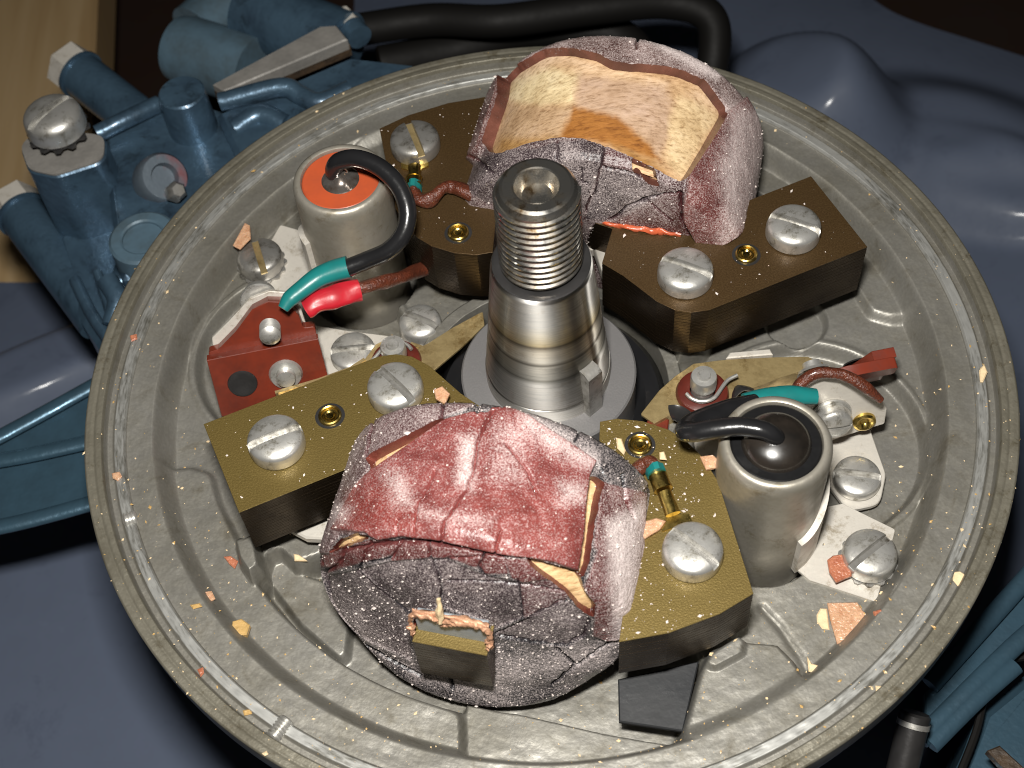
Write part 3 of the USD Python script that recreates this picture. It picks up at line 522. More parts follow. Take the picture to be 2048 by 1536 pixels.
cr = [(FC((1005, 165), (960, 240), (930, 330), (915, 440), (880, 550), (820, 640), (770, 710), (752, 795)), .10, 3.2), (FC((725, 460), (680, 570), (632, 640), (620, 765)), .07, 2.4), (FC((1065, 320), (1180, 470), (1212, 560)), .07, 2.6), (FC((1045, 750), (1015, 852)), .08, 3),
      (FC((540, 700), (540, 775)), .06, 2.2), (FC((420, 190), (390, 385)), .07, 3), (FC((770, 80), (750, 195)), .10, 3.5), (FC((1430, 240), (1410, 310)), .1, 3), (FC((1640, 470), (1650, 590), (1690, 680)), .1, 3.5), (FC((940, 90), (930, 170)), .1, 4), (FC((1080, 105), (1050, 150)), .08, 3),
      (FC((680, 800), (690, 870), (720, 950), (745, 1040), (740, 1130)), .10, 3.2), (FC((965, 850), (935, 930), (965, 975)), .09, 3), (FC((1130, 990), (1145, 1080), (1155, 1180)), .07, 2.4), (FC((400, 800), (330, 950)), .09, 3), (FC((545, 800), (510, 880), (400, 905)), .08, 2.8),
      (FC((330, 945), (450, 1050), (590, 1165)), .06, 2.5), (FC((1370, 1090), (1190, 1180), (1015, 1262)), .05, 2.5), (FC((770, 1000), (1000, 1005), (1200, 1030), (1370, 1055)), .05, 2.2), (FC((1480, 1190), (1465, 1270), (1370, 1318), (1200, 1300), (1035, 1275)), .05, 2.5),
      (FC((1320, 1330), (1415, 1415), (1300, 1510)), .12, 3.5), (FC((1415, 1415), (1590, 1300)), .1, 3), (FC((170, 960), (180, 1080), (190, 1130)), .13, 6), (FC((150, 880), (165, 950), (240, 920), (265, 850)), .1, 4.5), (FC((200, 1190), (330, 1290), (500, 1390), (650, 1470)), .13, 3.5), (FC((790, 1440), (800, 1530)), .14, 5),
      (FC((1370, 1050), (1400, 1090), (1370, 1110)), .06, 2.5), (FC((700, 890), (900, 880), (960, 870)), .04, 2.4), (FC((260, 840), (540, 800), (700, 800), (1060, 870)), .09, 5)]
bl = [(FC((470, 480), (560, 470), (640, 640), (540, 640)), .22, 50), (FC((850, 300), (930, 280), (900, 560), (830, 520)), .30, 45), (FC((1150, 180), (1500, 390), (1480, 450), (1250, 330)), .28, 60), (FC((1320, 510), (1450, 520), (1440, 620), (1330, 620)), .24, 50), (FC((230, 620), (330, 640), (290, 720), (230, 720)), .22, 35), (FC((980, 200), (1180, 230), (1150, 520), (1000, 520)), .13, 60),
      (FC((1560, 700), (1760, 600), (1690, 1300), (1600, 1280)), .30, 40), (FC((300, 200), (420, 170), (200, 620), (120, 700)), .14, 40), (FC((640, 640), (1000, 690), (1000, 740), (640, 690)), .14, 40), (FC((100, 1000), (600, 1400), (300, 1350), (100, 1150)), .10, 60), (FC((650, 1450), (1500, 1300), (1650, 1400), (900, 1560)), .10, 50)]
tn = [(FC((300, 560), (600, 480), (640, 740), (250, 740)), (.19, .036, .030)), (FC((880, 560), (1440, 560), (1420, 900), (1000, 840)), (.20, .046, .040)), (FC((0, 1150), (700, 1500), (1700, 1420), (1700, 1700), (0, 1700)), CHAR)]
emit_coil(c1, g1, fr, gaps, cr, CHAR, .15, tn, bl, [(None, (.74, .50, .26))], .13, (.11, .030, .022))
# the frayed copper screen, the grey wedge and the white lead that sit on the end of the core leg
lt = MID+N*.12
def legpt(u, v, z): return MID+E*u+N*v+np.array([0, 0, z])
obj('wedge', prism([tuple(legpt(u, v, 0)[:2]) for u, v in ((-.52, -.08), (.54, -.08), (.54, -.24), (-.52, -.24))], 1.055, 1.52, .03), M['greywedge'], c1)
obj('copper_screen', [tube([legpt(-.58, .0, 1.06), legpt(-.60, -.05, 1.35), legpt(-.54, -.07, 1.58), legpt(-.3, -.07, 1.62), legpt(-.1, -.06, 1.58), legpt(.1, -.07, 1.62), legpt(.4, -.07, 1.60), legpt(.57, -.06, 1.54), legpt(.60, -.03, 1.32), legpt(.60, .0, 1.08)], [.03, .035, .04, .03, .05, .035, .04, .03], 9, 10, wob=.9), tube([legpt(-.55, -.12, 1.60), legpt(-.1, -.13, 1.63), legpt(.3, -.12, 1.61), legpt(.57, -.12, 1.56)], [.05, .03, .05, .03], 9, 8, wob=1.0),
    tube([legpt(-.16, -.05, 1.56), legpt(-.08, -.04, 1.48), legpt(.04, -.05, 1.55)], .025, 8, 8, wob=1.2), tube([legpt(.54, -.03, 1.30), legpt(.58, -.01, 1.2), legpt(.56, .02, 1.08)], [.03, .055, .03], 8, 8, wob=1.2), tube([legpt(-.56, -.02, 1.36), legpt(-.59, .0, 1.25), legpt(-.56, .02, 1.14)], [.03, .05, .03], 8, 8, wob=1.2)], M['copper'], c1)
obj('white_lead', tube([legpt(-.12, -.06, 1.58), legpt(-.13, -.12, 1.80), legpt(-.14, -.20, 2.02)], [.06, .055, .03], 10, 6, wob=.5), M['flake'], c1)
obj('end_seal', prism([tuple(legpt(u, v, 0)[:2]) for u, v in ((-.62, .0), (-.57, .06), (-.57, -.6), (-.62, -.6))], -.3, 1.1), M['fibre'], c1)

obj('coil_clip', prism(XY([(556, 1030), (660, 985), (660, 1078), (612, 1076), (578, 1058)], -.45), -.6, -.45, .03), M['white_metal'], c1)
c2o = MID-N*1.6; c2 = thing('ignition_coil', 'broken coil at the back of the plate with its tan paper winding laid bare', 'ignition coil', (2*CX-c2o[0], -c2o[1], -1.36))
g2 = CoilGrid(True)
openp = RL((1495, 430), (1480, 560), (1368, 885)) + RC((0, 892), (150, 840), (330, 800), (480, 805), (620, 850), (760, 910), (900, 975), (1085, 1085), (1090, 1035), (1200, 860), (1325, 650), (1190, 480), (1060, 425), (960, 402), (810, 388), (800, 300), (790, 300), (785, 388), (660, 376), (560, 322), (400, 292), (250, 302), (100, 392))
openp = rnd(openp, 14)
lwall = RL((1440, 300), (1500, 430), (1480, 560), (1370, 880), (1330, 930), (1215, 1080), (1180, 1000), (1300, 600))
rwall = RC((1085, 1120), (1090, 1035), (1325, 650), (1430, 570), (1560, 650), (1600, 900), (1480, 1300), (1250, 1450), (1150, 1400), (1060, 1250))
topw = RC((50, 390), (100, 250), (300, 120), (600, 120), (900, 160), (1200, 300), (1450, 560), (1330, 650), (1190, 480), (1060, 425), (810, 390), (660, 376), (560, 322), (400, 292), (250, 302), (100, 392))
lowp = [RL((1230, 1090), (1340, 930), (1500, 880), (1680, 870), (1790, 830), (1800, 980), (1400, 1200)), RC((330, 830), (480, 820), (615, 855), (590, 970), (480, 1240), (300, 1240)), RC((630, 860), (760, 920), (780, 1010), (600, 970)), RC((600, 985), (800, 1030), (950, 1140), (640, 1290), (500, 1280), (545, 1150)), RC((960, 1145), (1060, 1130), (1075, 1300), (1140, 1400), (1000, 1400), (650, 1310))]
fr2 = [('casing_fragment', topw, .06, (.085, .040, .034), .18, 'thick brown casing edge along the outer rim'), ('casing_fragment', lwall, .17, (.095, .032, .026), .14, 'upright casing sliver at the left'), ('casing_fragment', rwall, .13, (.13, .040, .036), .12, 'broad dusty red casing fragment at the right')]
fr2 += [('casing_fragment', p, .0, c, .12, None) for p, c in zip(lowp, (GRY, GRY, PUR, GRY, (.06, .017, .018)))]
cr2 = [(RC((615, 850), (590, 970), (560, 1100), (500, 1240)), .09, 2.6), (RC((600, 978), (790, 1020), (900, 1080)), .08, 2.4), (RC((640, 1290), (780, 1190), (930, 1140), (1060, 1125)), .10, 3), (RC((860, 1170), (1000, 1290)), .05, 2), (RC((1060, 1130), (1070, 1280), (1130, 1400)), .12, 4), (RC((335, 830), (340, 940)), .08, 3), (RC((475, 980), (480, 1060), (520, 1080)), .05, 2), (RL((1330, 930), (1420, 1010)), .08, 3), (RC((810, 220), (795, 290)), .14, 3)]
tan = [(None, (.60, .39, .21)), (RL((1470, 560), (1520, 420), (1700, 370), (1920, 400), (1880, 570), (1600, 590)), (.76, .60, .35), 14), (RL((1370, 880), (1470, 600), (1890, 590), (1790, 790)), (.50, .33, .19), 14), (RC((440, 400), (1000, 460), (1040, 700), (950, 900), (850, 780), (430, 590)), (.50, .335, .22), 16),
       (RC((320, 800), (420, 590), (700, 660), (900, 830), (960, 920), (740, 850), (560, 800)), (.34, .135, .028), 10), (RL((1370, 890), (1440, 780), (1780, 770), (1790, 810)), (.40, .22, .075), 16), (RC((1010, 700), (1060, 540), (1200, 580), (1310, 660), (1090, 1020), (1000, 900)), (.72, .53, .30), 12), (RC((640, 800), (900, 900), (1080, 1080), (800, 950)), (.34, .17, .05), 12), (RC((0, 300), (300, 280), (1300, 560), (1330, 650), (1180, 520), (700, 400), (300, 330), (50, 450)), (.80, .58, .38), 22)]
bl2 = [(RC((1330, 650), (1560, 620), (1560, 1200), (1300, 1400), (1250, 1000)), .22, 50), (RC((60, 380), (400, 140), (900, 180), (1300, 450), (1250, 480), (850, 250), (400, 200)), .26, 20), (RC((350, 850), (1000, 1150), (1000, 1300), (300, 1200)), .10, 60), (RL((1300, 560), (1420, 320), (1240, 1000), (1180, 1000)), .3, 20)]
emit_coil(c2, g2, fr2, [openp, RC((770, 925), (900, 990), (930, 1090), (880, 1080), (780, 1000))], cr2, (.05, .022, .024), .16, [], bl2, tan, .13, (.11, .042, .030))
obj('coil_clip', prism(XY([(1150, 452), (1222, 462), (1204, 545), (1188, 498), (1150, 500)], .3), .1, .3, .03), M['white_metal'], c2)
obj('red_tape_edge', tube([T(1170, 437, .98), T(1215, 447, 1.06), T(1265, 455, 1.10), T(1310, 461, 1.10), T(1362, 470, 1.08)], [.05, .06, .045, .06, .03], 8, 8, wob=1.0), simple('orange_red_lacquer', (.50, .10, .04), .3, 0, .4, 500, .3, 1500), c2)

def grains(t, g, n, seed, avoid, size):
    """loose grains of the white bloom lying on a coil"""
    rs = np.random.default_rng(seed); ok = np.nonzero((g.vis & (g.mask(avoid, 4) < .5)).ravel())[0]; pk = rs.choice(ok, n); ms = []
    OC = np.array([[1, 0, 0], [-1, 0, 0], [0, .9, 0], [0, -.9, 0], [0, 0, .7], [0, 0, -.7]]); OF = np.array([[0, 2, 4], [2, 1, 4], [1, 3, 4], [3, 0, 4], [2, 0, 5], [1, 2, 5], [3, 1, 5], [0, 3, 5]])
    P, Nn = g.Ph.reshape(-1, 3), g.n.reshape(-1, 3)
    for i in pk:
        s = size*math.exp(rs.normal(0, .5)); ms.append(trimesh.Trimesh(OC*s*rs.uniform(.6, 1.2, (6, 1))+P[i]+Nn[i]*s*.3+rs.normal(0, .006, 3), OF, process=False))
    o = obj('bloom_grains', trimesh.util.concatenate(ms), M['powder'], t, smooth=False); tag(o, kind='stuff')
M['powder'] = simple('white_bloom_powder', (.66, .58, .54), .8, 0, .1, 500, 0)
grains(c1, g1, 3000, 31, gaps[2], .0085); grains(c2, g2, 1700, 32, openp, .0085)

# ================================================================== screws
def screw_mesh(r, h, sw=.13, sd=.17, dome=.55):
    prof = [(0, h)]+[(r*.985*min(1, math.sin(a)**.75), h*dome+h*(1-dome)*math.cos(a)**.7) for a in np.linspace(.30, math.pi/2, 12)]+[(r, h*dome*.8), (r, .03), (r*.96, 0), (0, 0)]
    m = rev(prof[::-1], 56); m.merge_vertices()
    mm = m3.Manifold(m3.Mesh(np.asarray(m.vertices, np.float32), np.asarray(m.faces, np.uint32)))
    if mm.volume() < 0 or mm.is_empty(): m.invert(); mm = m3.Manifold(m3.Mesh(np.asarray(m.vertices, np.float32), np.asarray(m.faces, np.uint32)))
    return tolist(mm - m3.Manifold.cube((3*r, sw, 2*sd), True).translate((0, 0, h)))
def star(r0, r1, n, z): return prism([((r0 if k % 4 in (0, 1) else r1)*math.cos(2*np.pi*k/(4*n)), (r0 if k % 4 in (0, 1) else r1)*math.sin(2*np.pi*k/(4*n))) for k in range(4*n)], 0, z)
def slot_angle(p, q, z):
    a, b = T(*p, z), T(*q, z); return math.degrees(math.atan2(b[1]-a[1], b[0]-a[0]))
def screw(label, px, zc, slotpx, r=.458, h=.37, mt='zinc', washer=False, flip=False, group=None):
    p = T(*px, zc)                                # px: centre of the head's foot
    t = thing('slotted_screw', label, 'screw', (p[0], p[1], zc), group)
    a = slot_angle(*slotpx, zc+h)
    z0 = .055 if washer else 0.0
    m = screw_mesh(r, h); m.apply_transform(trimesh.transformations.rotation_matrix(math.radians(a), (0, 0, 1))); m.apply_translation((0, 0, z0)); obj('head', m, M[mt], t, smooth=32, local=True)
    fl = trimesh.creation.box((1.86*r, .128, .012)); fl.apply_transform(trimesh.transformations.rotation_matrix(math.radians(a), (0, 0, 1))); fl.apply_translation((0, 0, z0+h-.163)); obj('slot', fl, M['zinc_dull' if mt == 'zinc' else 'brass_dull'], t, local=True, smooth=False)
    if washer: obj('toothed_washer', star(r*1.10, r*1.0, 14, .05), M['zinc_dull'], t, local=True, smooth=False)
    return t
screw('bright slotted screw on the outer end of the front core bar', (556, 893), 1.055, ((500, 895), (610, 852)))
screw('yellow-stained slotted screw on the front core bar, touching the red coil', (793, 787), 1.055, ((763, 745), (822, 800)))
screw('slotted screw holding the brass terminal on the right arm of the front core', (1384, 1112), 1.055, ((1340, 1060), (1425, 1125)))
screw('bright slotted screw on the outer end of the right rear core bar', (1585, 469), 1.055, ((1535, 427), (1640, 460)), r=.47)
screw('yellow-stained slotted screw at the bent inner end of the right rear core bar', (1370, 556), 1.055, ((1320, 510), (1422, 545)), r=.475)
screw('dull slotted screw on the dark left arm of the rear core', (832, 296), 1.055, ((815, 245), (845, 315)), mt='zinc_dull')
screw('dark toothed screw on the white bracket left of the orange condenser', (525, 532), -.82, ((507, 480), (530, 555)), r=.44, h=.37, mt='zinc_dull', washer=True)
screw('toothed screw on the white bracket of the black topped condenser', (1735, 1122), -.82, ((1700, 1125), (1770, 1070)), r=.44, h=.37, mt='zinc', washer=True)
screw('flat slotted screw on the pale plate right of the black topped condenser', (1712, 962), -.86, ((1670, 945), (1755, 955)), r=.40, h=.26)
screw('slotted screw half hidden behind the red fibre block', (708, 712), -.86, ((660, 705), (760, 695)), r=.42, h=.26)
screw('slotted screw between the orange condenser and the crankshaft', (843, 660), -.86, ((810, 632), (880, 660)), r=.40, h=.38, mt='zinc')

# ================================================================== condensers
def condenser(label, flip, insul, pot):
    c = np.array([3.275, -3.09]); sgn = 1
    c = np.array([2*CX-3.275, 3.09]) if flip else c
    t = thing('condenser', label, 'condenser', (c[0], c[1], -1.5)); o = np.array([c[0], c[1], 0])
    def a(m): m = m.copy(); m.apply_translation(o); return m
    obj('can', a(rev([(0, -1.5), (.80, -1.5), (.85, -1.42), (.85, 1.78), (.845, 1.88), (.82, 1.955), (.775, 1.99), (.73, 1.995), (.70, 1.98), (.685, 1.94), (.685, 1.85), (0, 1.85)], 96)), M['can'], t)
    M.setdefault('glossblack', None); M['glossblack'] = M['glossblack'] or simple('black_seal', (.008, .008, .0085), .3, 0, .3, 200, .1, 900)
    obj('insulator', a(rev([(0, 1.86), (.68, 1.86), (.68, 1.925), (.655, 1.945), (.35, 1.94), (0, 1.94)], 80)), M[insul], t)
    if flip: obj('solder', a(rev([(.34, 1.935), (.31, 1.955), (.22, 1.985), (.15, 2.03), (.10, 2.10), (0, 2.12)], 48)), M[pot], t)
    else: obj('solder', a(rev([(.53, 1.935), (.515, 1.99), (.47, 2.06), (.40, 2.12), (.30, 2.17), (.16, 2.21), (0, 2.225)], 56)), M[pot], t)
    # strap: a curved leaf soldered to the can that turns out into the foot
    k = 1 if not flip else -1
    a0, a1 = (-1.12, .55); n = 40; V = []; r0, r1 = .853, .955
    for i, th in enumerate(np.linspace(a0, a1, n)):
        zt = -.80+1.35*ss((th-a0)/(a1-a0)*1.25) if i else -.80+.65
        zt = .12 + .75*ss((th-a0)/(a1-a0)*1.15)
        for r in (r0, r1):
            for z in (-.86, zt): V.append((r*math.cos(th)*k, r*math.sin(th)*k, z))
    F = []
    for i in range(n-1):
        b = 4*i; q = lambda x, y, z, w: F.extend([(x, y, z), (x, z, w)])
        q(b+2, b+3, b+7, b+6); q(b+1, b, b+4, b+5); q(b+3, b+1, b+5, b+7); q(b, b+2, b+6, b+4)
    F += [(0, 1, 3), (0, 3, 2), (4*n-4, 4*n-2, 4*n-1), (4*n-4, 4*n-1, 4*n-3)]
    foot = [(.45, -.80), (.62, -1.02), (1.60, -1.52), (2.20, -.28), (1.45, .30), (.95, .25), (.88, -.1), (.80, -.45)]
    fp = [(c[0]+k*x, c[1]+k*y) for x, y in foot]
    br = obj('bracket', [a(trimesh.Trimesh(V, F, process=False)), prism(rnd(fp, .04), -.88, -.82, .01)], M['white_metal'], t)
    return t, o
cR, oR = condenser('tall tin condenser with a black top in front of the right breaker points', False, 'glossblack', 'solder_dark')
cL, oL = condenser('tall tin condenser with an orange top at the left of the rear coil', True, 'orange', 'solder')
# leads of the condensers
obj('lead', tube([T(672, 352, 1.98), T(668, 338, 2.15), T(680, 322, 2.38), T(715, 317, 2.52), T(760, 335, 2.50), T(797, 372, 2.36), T(815, 420, 2.15), T(808, 465, 1.92), T(778, 500, 1.70), T(735, 520, 1.52), T(690, 538, 1.42)], .155, 20), M['black'], cL)
obj('lead_sleeve', tube([T(697, 534, 1.42), T(665, 543, 1.38), T(635, 556, 1.34), T(605, 578, 1.28), T(580, 598, 1.22), T(566, 618, 1.15)], [.205, .20, .185, .165, .15, .10], 20, flat=.9), M['teal'], cL)
obj('lead', tube([T(1556, 880, 2.05), T(1548, 872, 2.22), T(1525, 860, 2.32), T(1480, 853, 2.30), T(1430, 858, 2.22), T(1392, 864, 2.10), T(1372, 862, 1.92), T(1385, 848, 1.70), T(1420, 835, 1.50), T(1460, 820, 1.35), T(1510, 805, 1.2)], [.15, .15, .155, .16, .165, .165, .17, .19, .21, .2, .16], 20, flat=.9), M['black'], cR)
obj('lead_sleeve', tube([T(1490, 805, 1.2), T(1530, 796, 1.16), T(1580, 790, 1.08), T(1632, 793, .98)], [.16, .17, .17, .14], 18, flat=.8), M['teal'], cR)

# ================================================================== breaker points
def breaker(flip, label):
    q = (lambda p: np.array([2*CX-p[0], -p[1], p[2]])) if flip else (lambda p: np.array(p, float))
    t = thing('breaker_points', label, 'breaker points', tuple(q((4.2, -1.2, -.9))))
    P2 = lambda pts: [tuple(q((x, y, 0))[:2]) for x, y in pts]
    base = [(2.2, -1.5), (2.2, -.5), (3.3, -.05), (4.6, -.2), (5.5, -1.1), (5.58, -2.3), (5.35, -2.85), (4.80, -2.92), (4.5, -2.2), (3.6, -1.9)]
    obj('base_plate', prism(rnd(P2(base), .24), -.96, -.87, .015), M['white_metal'], t)
    # fibre block: upright plate, flange and rivets (front face looks along +y before the half turn)
    e = np.array([-.994, -.107, 0]); w = np.array([.043, -.398, .916]) if flip else np.array([.04, -.25, .968]); n = np.cross(w, e); n = n if n[1] > 0 else -n; o = np.array([5.93, -.40, -.88])     # the block leans back
    def up(poly, d0, d1, bev=.01, o=o, e=e, w=w, n=n):
        m = prism(poly, d0, d1, bev); v = np.array(m.vertices); X = o+np.outer(v[:, 0], e)+np.outer(v[:, 1], w)+np.outer(v[:, 2], n)
        m = trimesh.Trimesh(np.array([q(x) for x in X]), m.faces, process=False); m.fix_normals(); return m
    def pt(u, z, d): return q(o+e*u+n*d+w*z)
    d = q(n)-q((0, 0, 0))
    obj('fibre_block', [up([(0, 0), (2.02, 0), (2.0, 1.2), (.03, 1.2)] if flip else [(0, 0), (.9, 0), (.42, 1.2), (.03, 1.2)], 0, .18), up(rnd([(.06, 1.1), (1.98, 1.1), (1.98, 1.36), (1.78, 1.37), (1.76, 1.62), (1.62, 1.93), (1.30, 2.02), (1.0, 1.92), (.62, 1.55), (.25, 1.27), (.06, 1.25)] if flip else [(.06, .9), (1.3, .9), (1.2, 1.15), (.9, 1.25), (.62, 1.25), (.25, 1.24), (.06, 1.22)], .05), -.20, .0)], M['fibre'], t, smooth=30)
    pr = [(0, 0)]+[x for k in range(5) for x in ((.15, k*.075), (.185, k*.075+.035))]+[(.12, .385), (0, .395)]
    if flip: obj('terminal_screw', [place(rev(pr, 28), pt(1.22, 1.52, -.02), d)], M['zinc'], t)
    obj('rivet', place(rev([(0, .02), (.12, .025), (.20, .04), (.25, .03), (.265, 0)], 32), pt(.52, .60, .18), d), M['darksteel'], t, label='dark hollow rivet')
    obj('contact', place(rev([(0, .20), (.16, .19), (.175, .06), (.27, .055), (.30, 0)], 36), pt(1.30, .62, .18), d), M['zinc'], t)
    # the pale terminal tag behind the block, with its own screw and brass rivet
    w2 = np.array([0, .22, .975]); n2 = np.array([.0, -.975, .22]); o2 = np.array([5.0, -1.42, .35])
    def onp(px):
        dd = (px[0]-1024)/FPX*MROT[0]-(px[1]-768)/FPX*MROT[1]+MROT[2]; k = ((o2-CAM) @ n2)/(dd @ n2); X = CAM+k*dd-o2; return (X[0], X @ w2)
    tp = rnd([onp(x) for x in ((1598, 790), (1605, 772), (1633, 755), (1674, 753), (1705, 768), (1766, 803), (1774, 817), (1769, 848), (1728, 860), (1667, 880), (1640, 900), (1600, 850))], .04)
    ex = np.array([1.0, 0, 0]); g = lambda px, k=0.0: q(o2+ex*onp(px)[0]+w2*onp(px)[1]+n2*k); d2 = q(n2)-q((0, 0, 0))
    if flip:
        obj('terminal_plate', up(rnd([(.10, .9), (1.85, .9), (1.80, 1.64), (1.66, 2.0), (1.34, 2.10), (.98, 2.02), (.52, 1.66), (.16, 1.40)], .06), -.29, -.215), M['white_metal'], t)
        obj('terminal_nut', [place(rev([(0, 0), (.33, 0), (.35, .03), (.33, .07), (0, .07)], 36), pt(1.12, 1.86, -.34), -d), place(screw_mesh(.30, .28, .06, .08), pt(1.12, 1.86, -.40), -d)], M['zinc'], t)
    else:
        obj('terminal_plate', up(tp, -.06, .0, .01, o2, ex, w2, n2), M['white_metal'], t)
        obj('terminal_screw_head', [place(screw_mesh(.31, .30, .06, .08), g((1662, 828), .05), d2), place(rev([(0, 0), (.33, 0), (.34, .03), (.33, .055), (0, .055)], 36), g((1662, 826), .0), d2)], M['zinc'], t)
        obj('rivet', place(rev([(0, .0), (.06, .01), (.10, .06), (.15, .075), (.19, .05), (.20, 0)], 32), g((1728, 842), .0), d2), M['brass'], t, label='brass rivet')
    # moving arm
    za = -.33
    arm = XY([(1281, 828), (1318, 781), (1349, 753), (1387, 727), (1441, 720), (1469, 718), (1551, 714), (1616, 713), (1643, 726), (1560, 752), (1500, 775), (1475, 795), (1455, 830), (1420, 850), (1380, 828), (1352, 819), (1308, 846)], za)
    ar = obj('moving_arm', prism(P2(rnd(arm, .03)), za-.05, za, .008), M['brass_dull'], t)
    fl = XY([(1306, 847), (1352, 821), (1380, 830)], za); fl2 = XY([(1472, 797), (1500, 777), (1560, 754), (1645, 728)], za)
    obj('arm_flange', [prism(P2(list(LineString(k).buffer(.03, cap_style=2).exterior.coords)[:-1]), za-.45, za+.03) for k in (fl, fl2)], M['brass_dull'], ar)
    if flip: obj('arm_tip', prism(rnd(XY([(966, 622), (969, 650), (925, 692), (862, 745), (830, 735), (796, 714), (850, 690), (905, 655)], za+.05), .03), za, za+.05, .008), M['brass_dull'], ar)
    pv = q((2.68, -.66, 0)); k = -1 if flip else 1
    obj('pivot_bush', rev([(.20, za), (.44, za), (.46, za+.04), (.43, za+.12), (.34, za+.16), (.22, za+.16)], 40, (pv[0], pv[1], 0)), M['fibre_dark'], t)
    obj('pivot_post', rev([(0, za+.62), (.10, za+.62), (.12, za+.58), (.21, za+.57), (.225, za+.53), (.225, za+.30), (.20, za+.28), (.20, -.85), (0, -.85)], 40, (pv[0], pv[1], 0)), M['zinc'], t)
    cp = [(.36*math.cos(a), .36*math.sin(a)) for a in np.linspace(.6, 3.6, 12)]
    obj('circlip', tube([(pv[0]+k*(.30*math.cos(a)-.02), pv[1]+k*(.30*math.sin(a)), za+.24) for a in np.linspace(3.5, 5.6, 7)]+[(pv[0]+k*.42, pv[1]+k*.06, za+.24), (pv[0]+k*.62, pv[1]+k*.16, za+.24)], .035, 8, 6), M['zinc'], t)
    if not flip: obj('spring', [tube([tuple(q(T(1400, 842, -.5))), tuple(q(T(1375, 838, -.3))), tuple(q(T(1356, 826, -.15))), tuple(q(T(1342, 826, -.2)))], .05, 8, 8, flat=3.2), tube([tuple(q(T(1470, 796, -.5))), tuple(q(T(1470, 786, -.15))), tuple(q(T(1482, 776, -.05))), tuple(q(T(1497, 778, -.15)))], .045, 8, 8, flat=3.4)], M['darksteel'], t)
    if not flip: obj('rubbing_block', prism(P2([(1.50, -1.35), (1.95, -1.42), (2.05, -1.05), (1.72, -.95)]), za-.62, za-.06, .02), M['fibre'], t)
    obj('eccentric_stop', prism(P2(XY([(1452, 716), (1460, 704), (1540, 697), (1546, 708)], -.3)), -.8, -.3, .02), M['white_metal'], t)
    return t
bR = breaker(False, 'brass breaker points on the right, between the dark core bar and black condenser')
bL = breaker(True, 'breaker points with a big red fibre block on the left, behind the front bar')

# ================================================================== loose leads
w = thing('sleeved_lead', 'dark red sleeved lead arching over the pale terminal tag of the right points', 'lead', tuple(T(1660, 750, .95)))
obj('wire', tube([T(1585, 790, .7), T(1600, 768, .9), T(1632, 748, 1.02), T(1668, 746, 1.05), T(1700, 756, 1.0), T(1735, 778, .85), T(1762, 800, .6)], [.08, .10, .105, .10, .10, .095, .06], 14, wob=.2), M['braid'], w)
w = thing('stop_lead', 'crimson sleeved brown lead fixed to the left red fibre block', 'lead', tuple(T(640, 610, 1.0)))
obj('sleeve', tube([T(718, 578, .95), T(690, 585, .98), T(660, 595, 1.0), T(630, 607, 1.0), T(612, 618, .95)], [.235, .25, .24, .22, .19], 18, flat=.75, wob=.22), M['redsleeve'], w)
obj('wire', tube([T(700, 582, .95), T(740, 571, .9), T(775, 562, .75), T(806, 553, .55), T(840, 540, .2), T(885, 530, -.15)], [.13, .13, .125, .14, .13], 14, wob=.25), M['braid'], w)
w = thing('coil_lead', 'short lead with brass crimp terminal under the screw on the front core', 'lead', tuple(T(1330, 980, 1.1)))
def brass_terminal(w, a, b, c, za):
    A, B, C = T(*a, za+.16), T(*b, za+.13), T(*c, za+.06); d = B-A
    obj('crimp_barrel', [tube([A, A+(B-A)*.42], .145, 16, 6, flat=.85), tube([A+(B-A)*.42, A+(B-A)*.47], .155, 14, 3, flat=.85), tube([A+(B-A)*.52, B+(C-B)*.35], [.11, .115, .12], 14, 5, flat=.7)], M['brass'], w)
    s = np.cross((0, 0, 1), (C-B)/np.linalg.norm(C-B)); p = lambda x, y: tuple((B+(C-B)*x+s*y)[:2])
    obj('terminal_tongue', prism([p(-.1, .1), p(.3, .12), p(.55, .26), p(1.3, .26), p(1.3, -.26), p(.55, -.26), p(.3, -.12), p(-.1, -.1)], za+.003, za+.035), M['brass'], w)
brass_terminal(w, (1313, 945), (1343, 1020), (1352, 1045), ztop)
obj('sleeve_end', tube([T(1309, 935, 1.24), T(1314, 948, 1.24)], .165, 14, 3, wob=.2), M['teal'], w)
obj('wire', tube([T(1280, 990, .8), T(1268, 962, .95), T(1275, 940, 1.12), T(1296, 925, 1.25), T(1311, 938, 1.24)], [.10, .10, .12, .135, .13], 14, wob=.25), M['braid'], w)
w = thing('coil_lead', 'dark braided lead running from the rear core screw to behind the shaft', 'lead', tuple(T(880, 390, 1.1)))
brass_terminal(w, (827, 372), (829, 338), (829, 322), ztop)
obj('sleeve_end', tube([T(827, 380, 1.18), T(828, 366, 1.20)], .155, 14, 3, wob=.2), M['teal'], w)
obj('wire', tube([T(826, 378, 1.18), T(838, 398, 1.18), T(860, 400, 1.20), T(884, 378, 1.24), T(905, 374, 1.22), T(930, 384, 1.2), T(960, 392, 1.18), T(992, 398, 1.15), T(1040, 415, 1.1)], [.12, .125, .13, .12, .12, .125, .12, .11, .1], 16, wob=.28), M['braid'], w)
w = obj('insulating_strip', prism(XY([(1236, 1358), (1398, 1322), (1366, 1462), (1300, 1452), (1238, 1443)], -.78), -.86, -.78, .02), M['black_matt']); tag(w, 'black insulating strip sticking out under the front core and coil', 'strip')

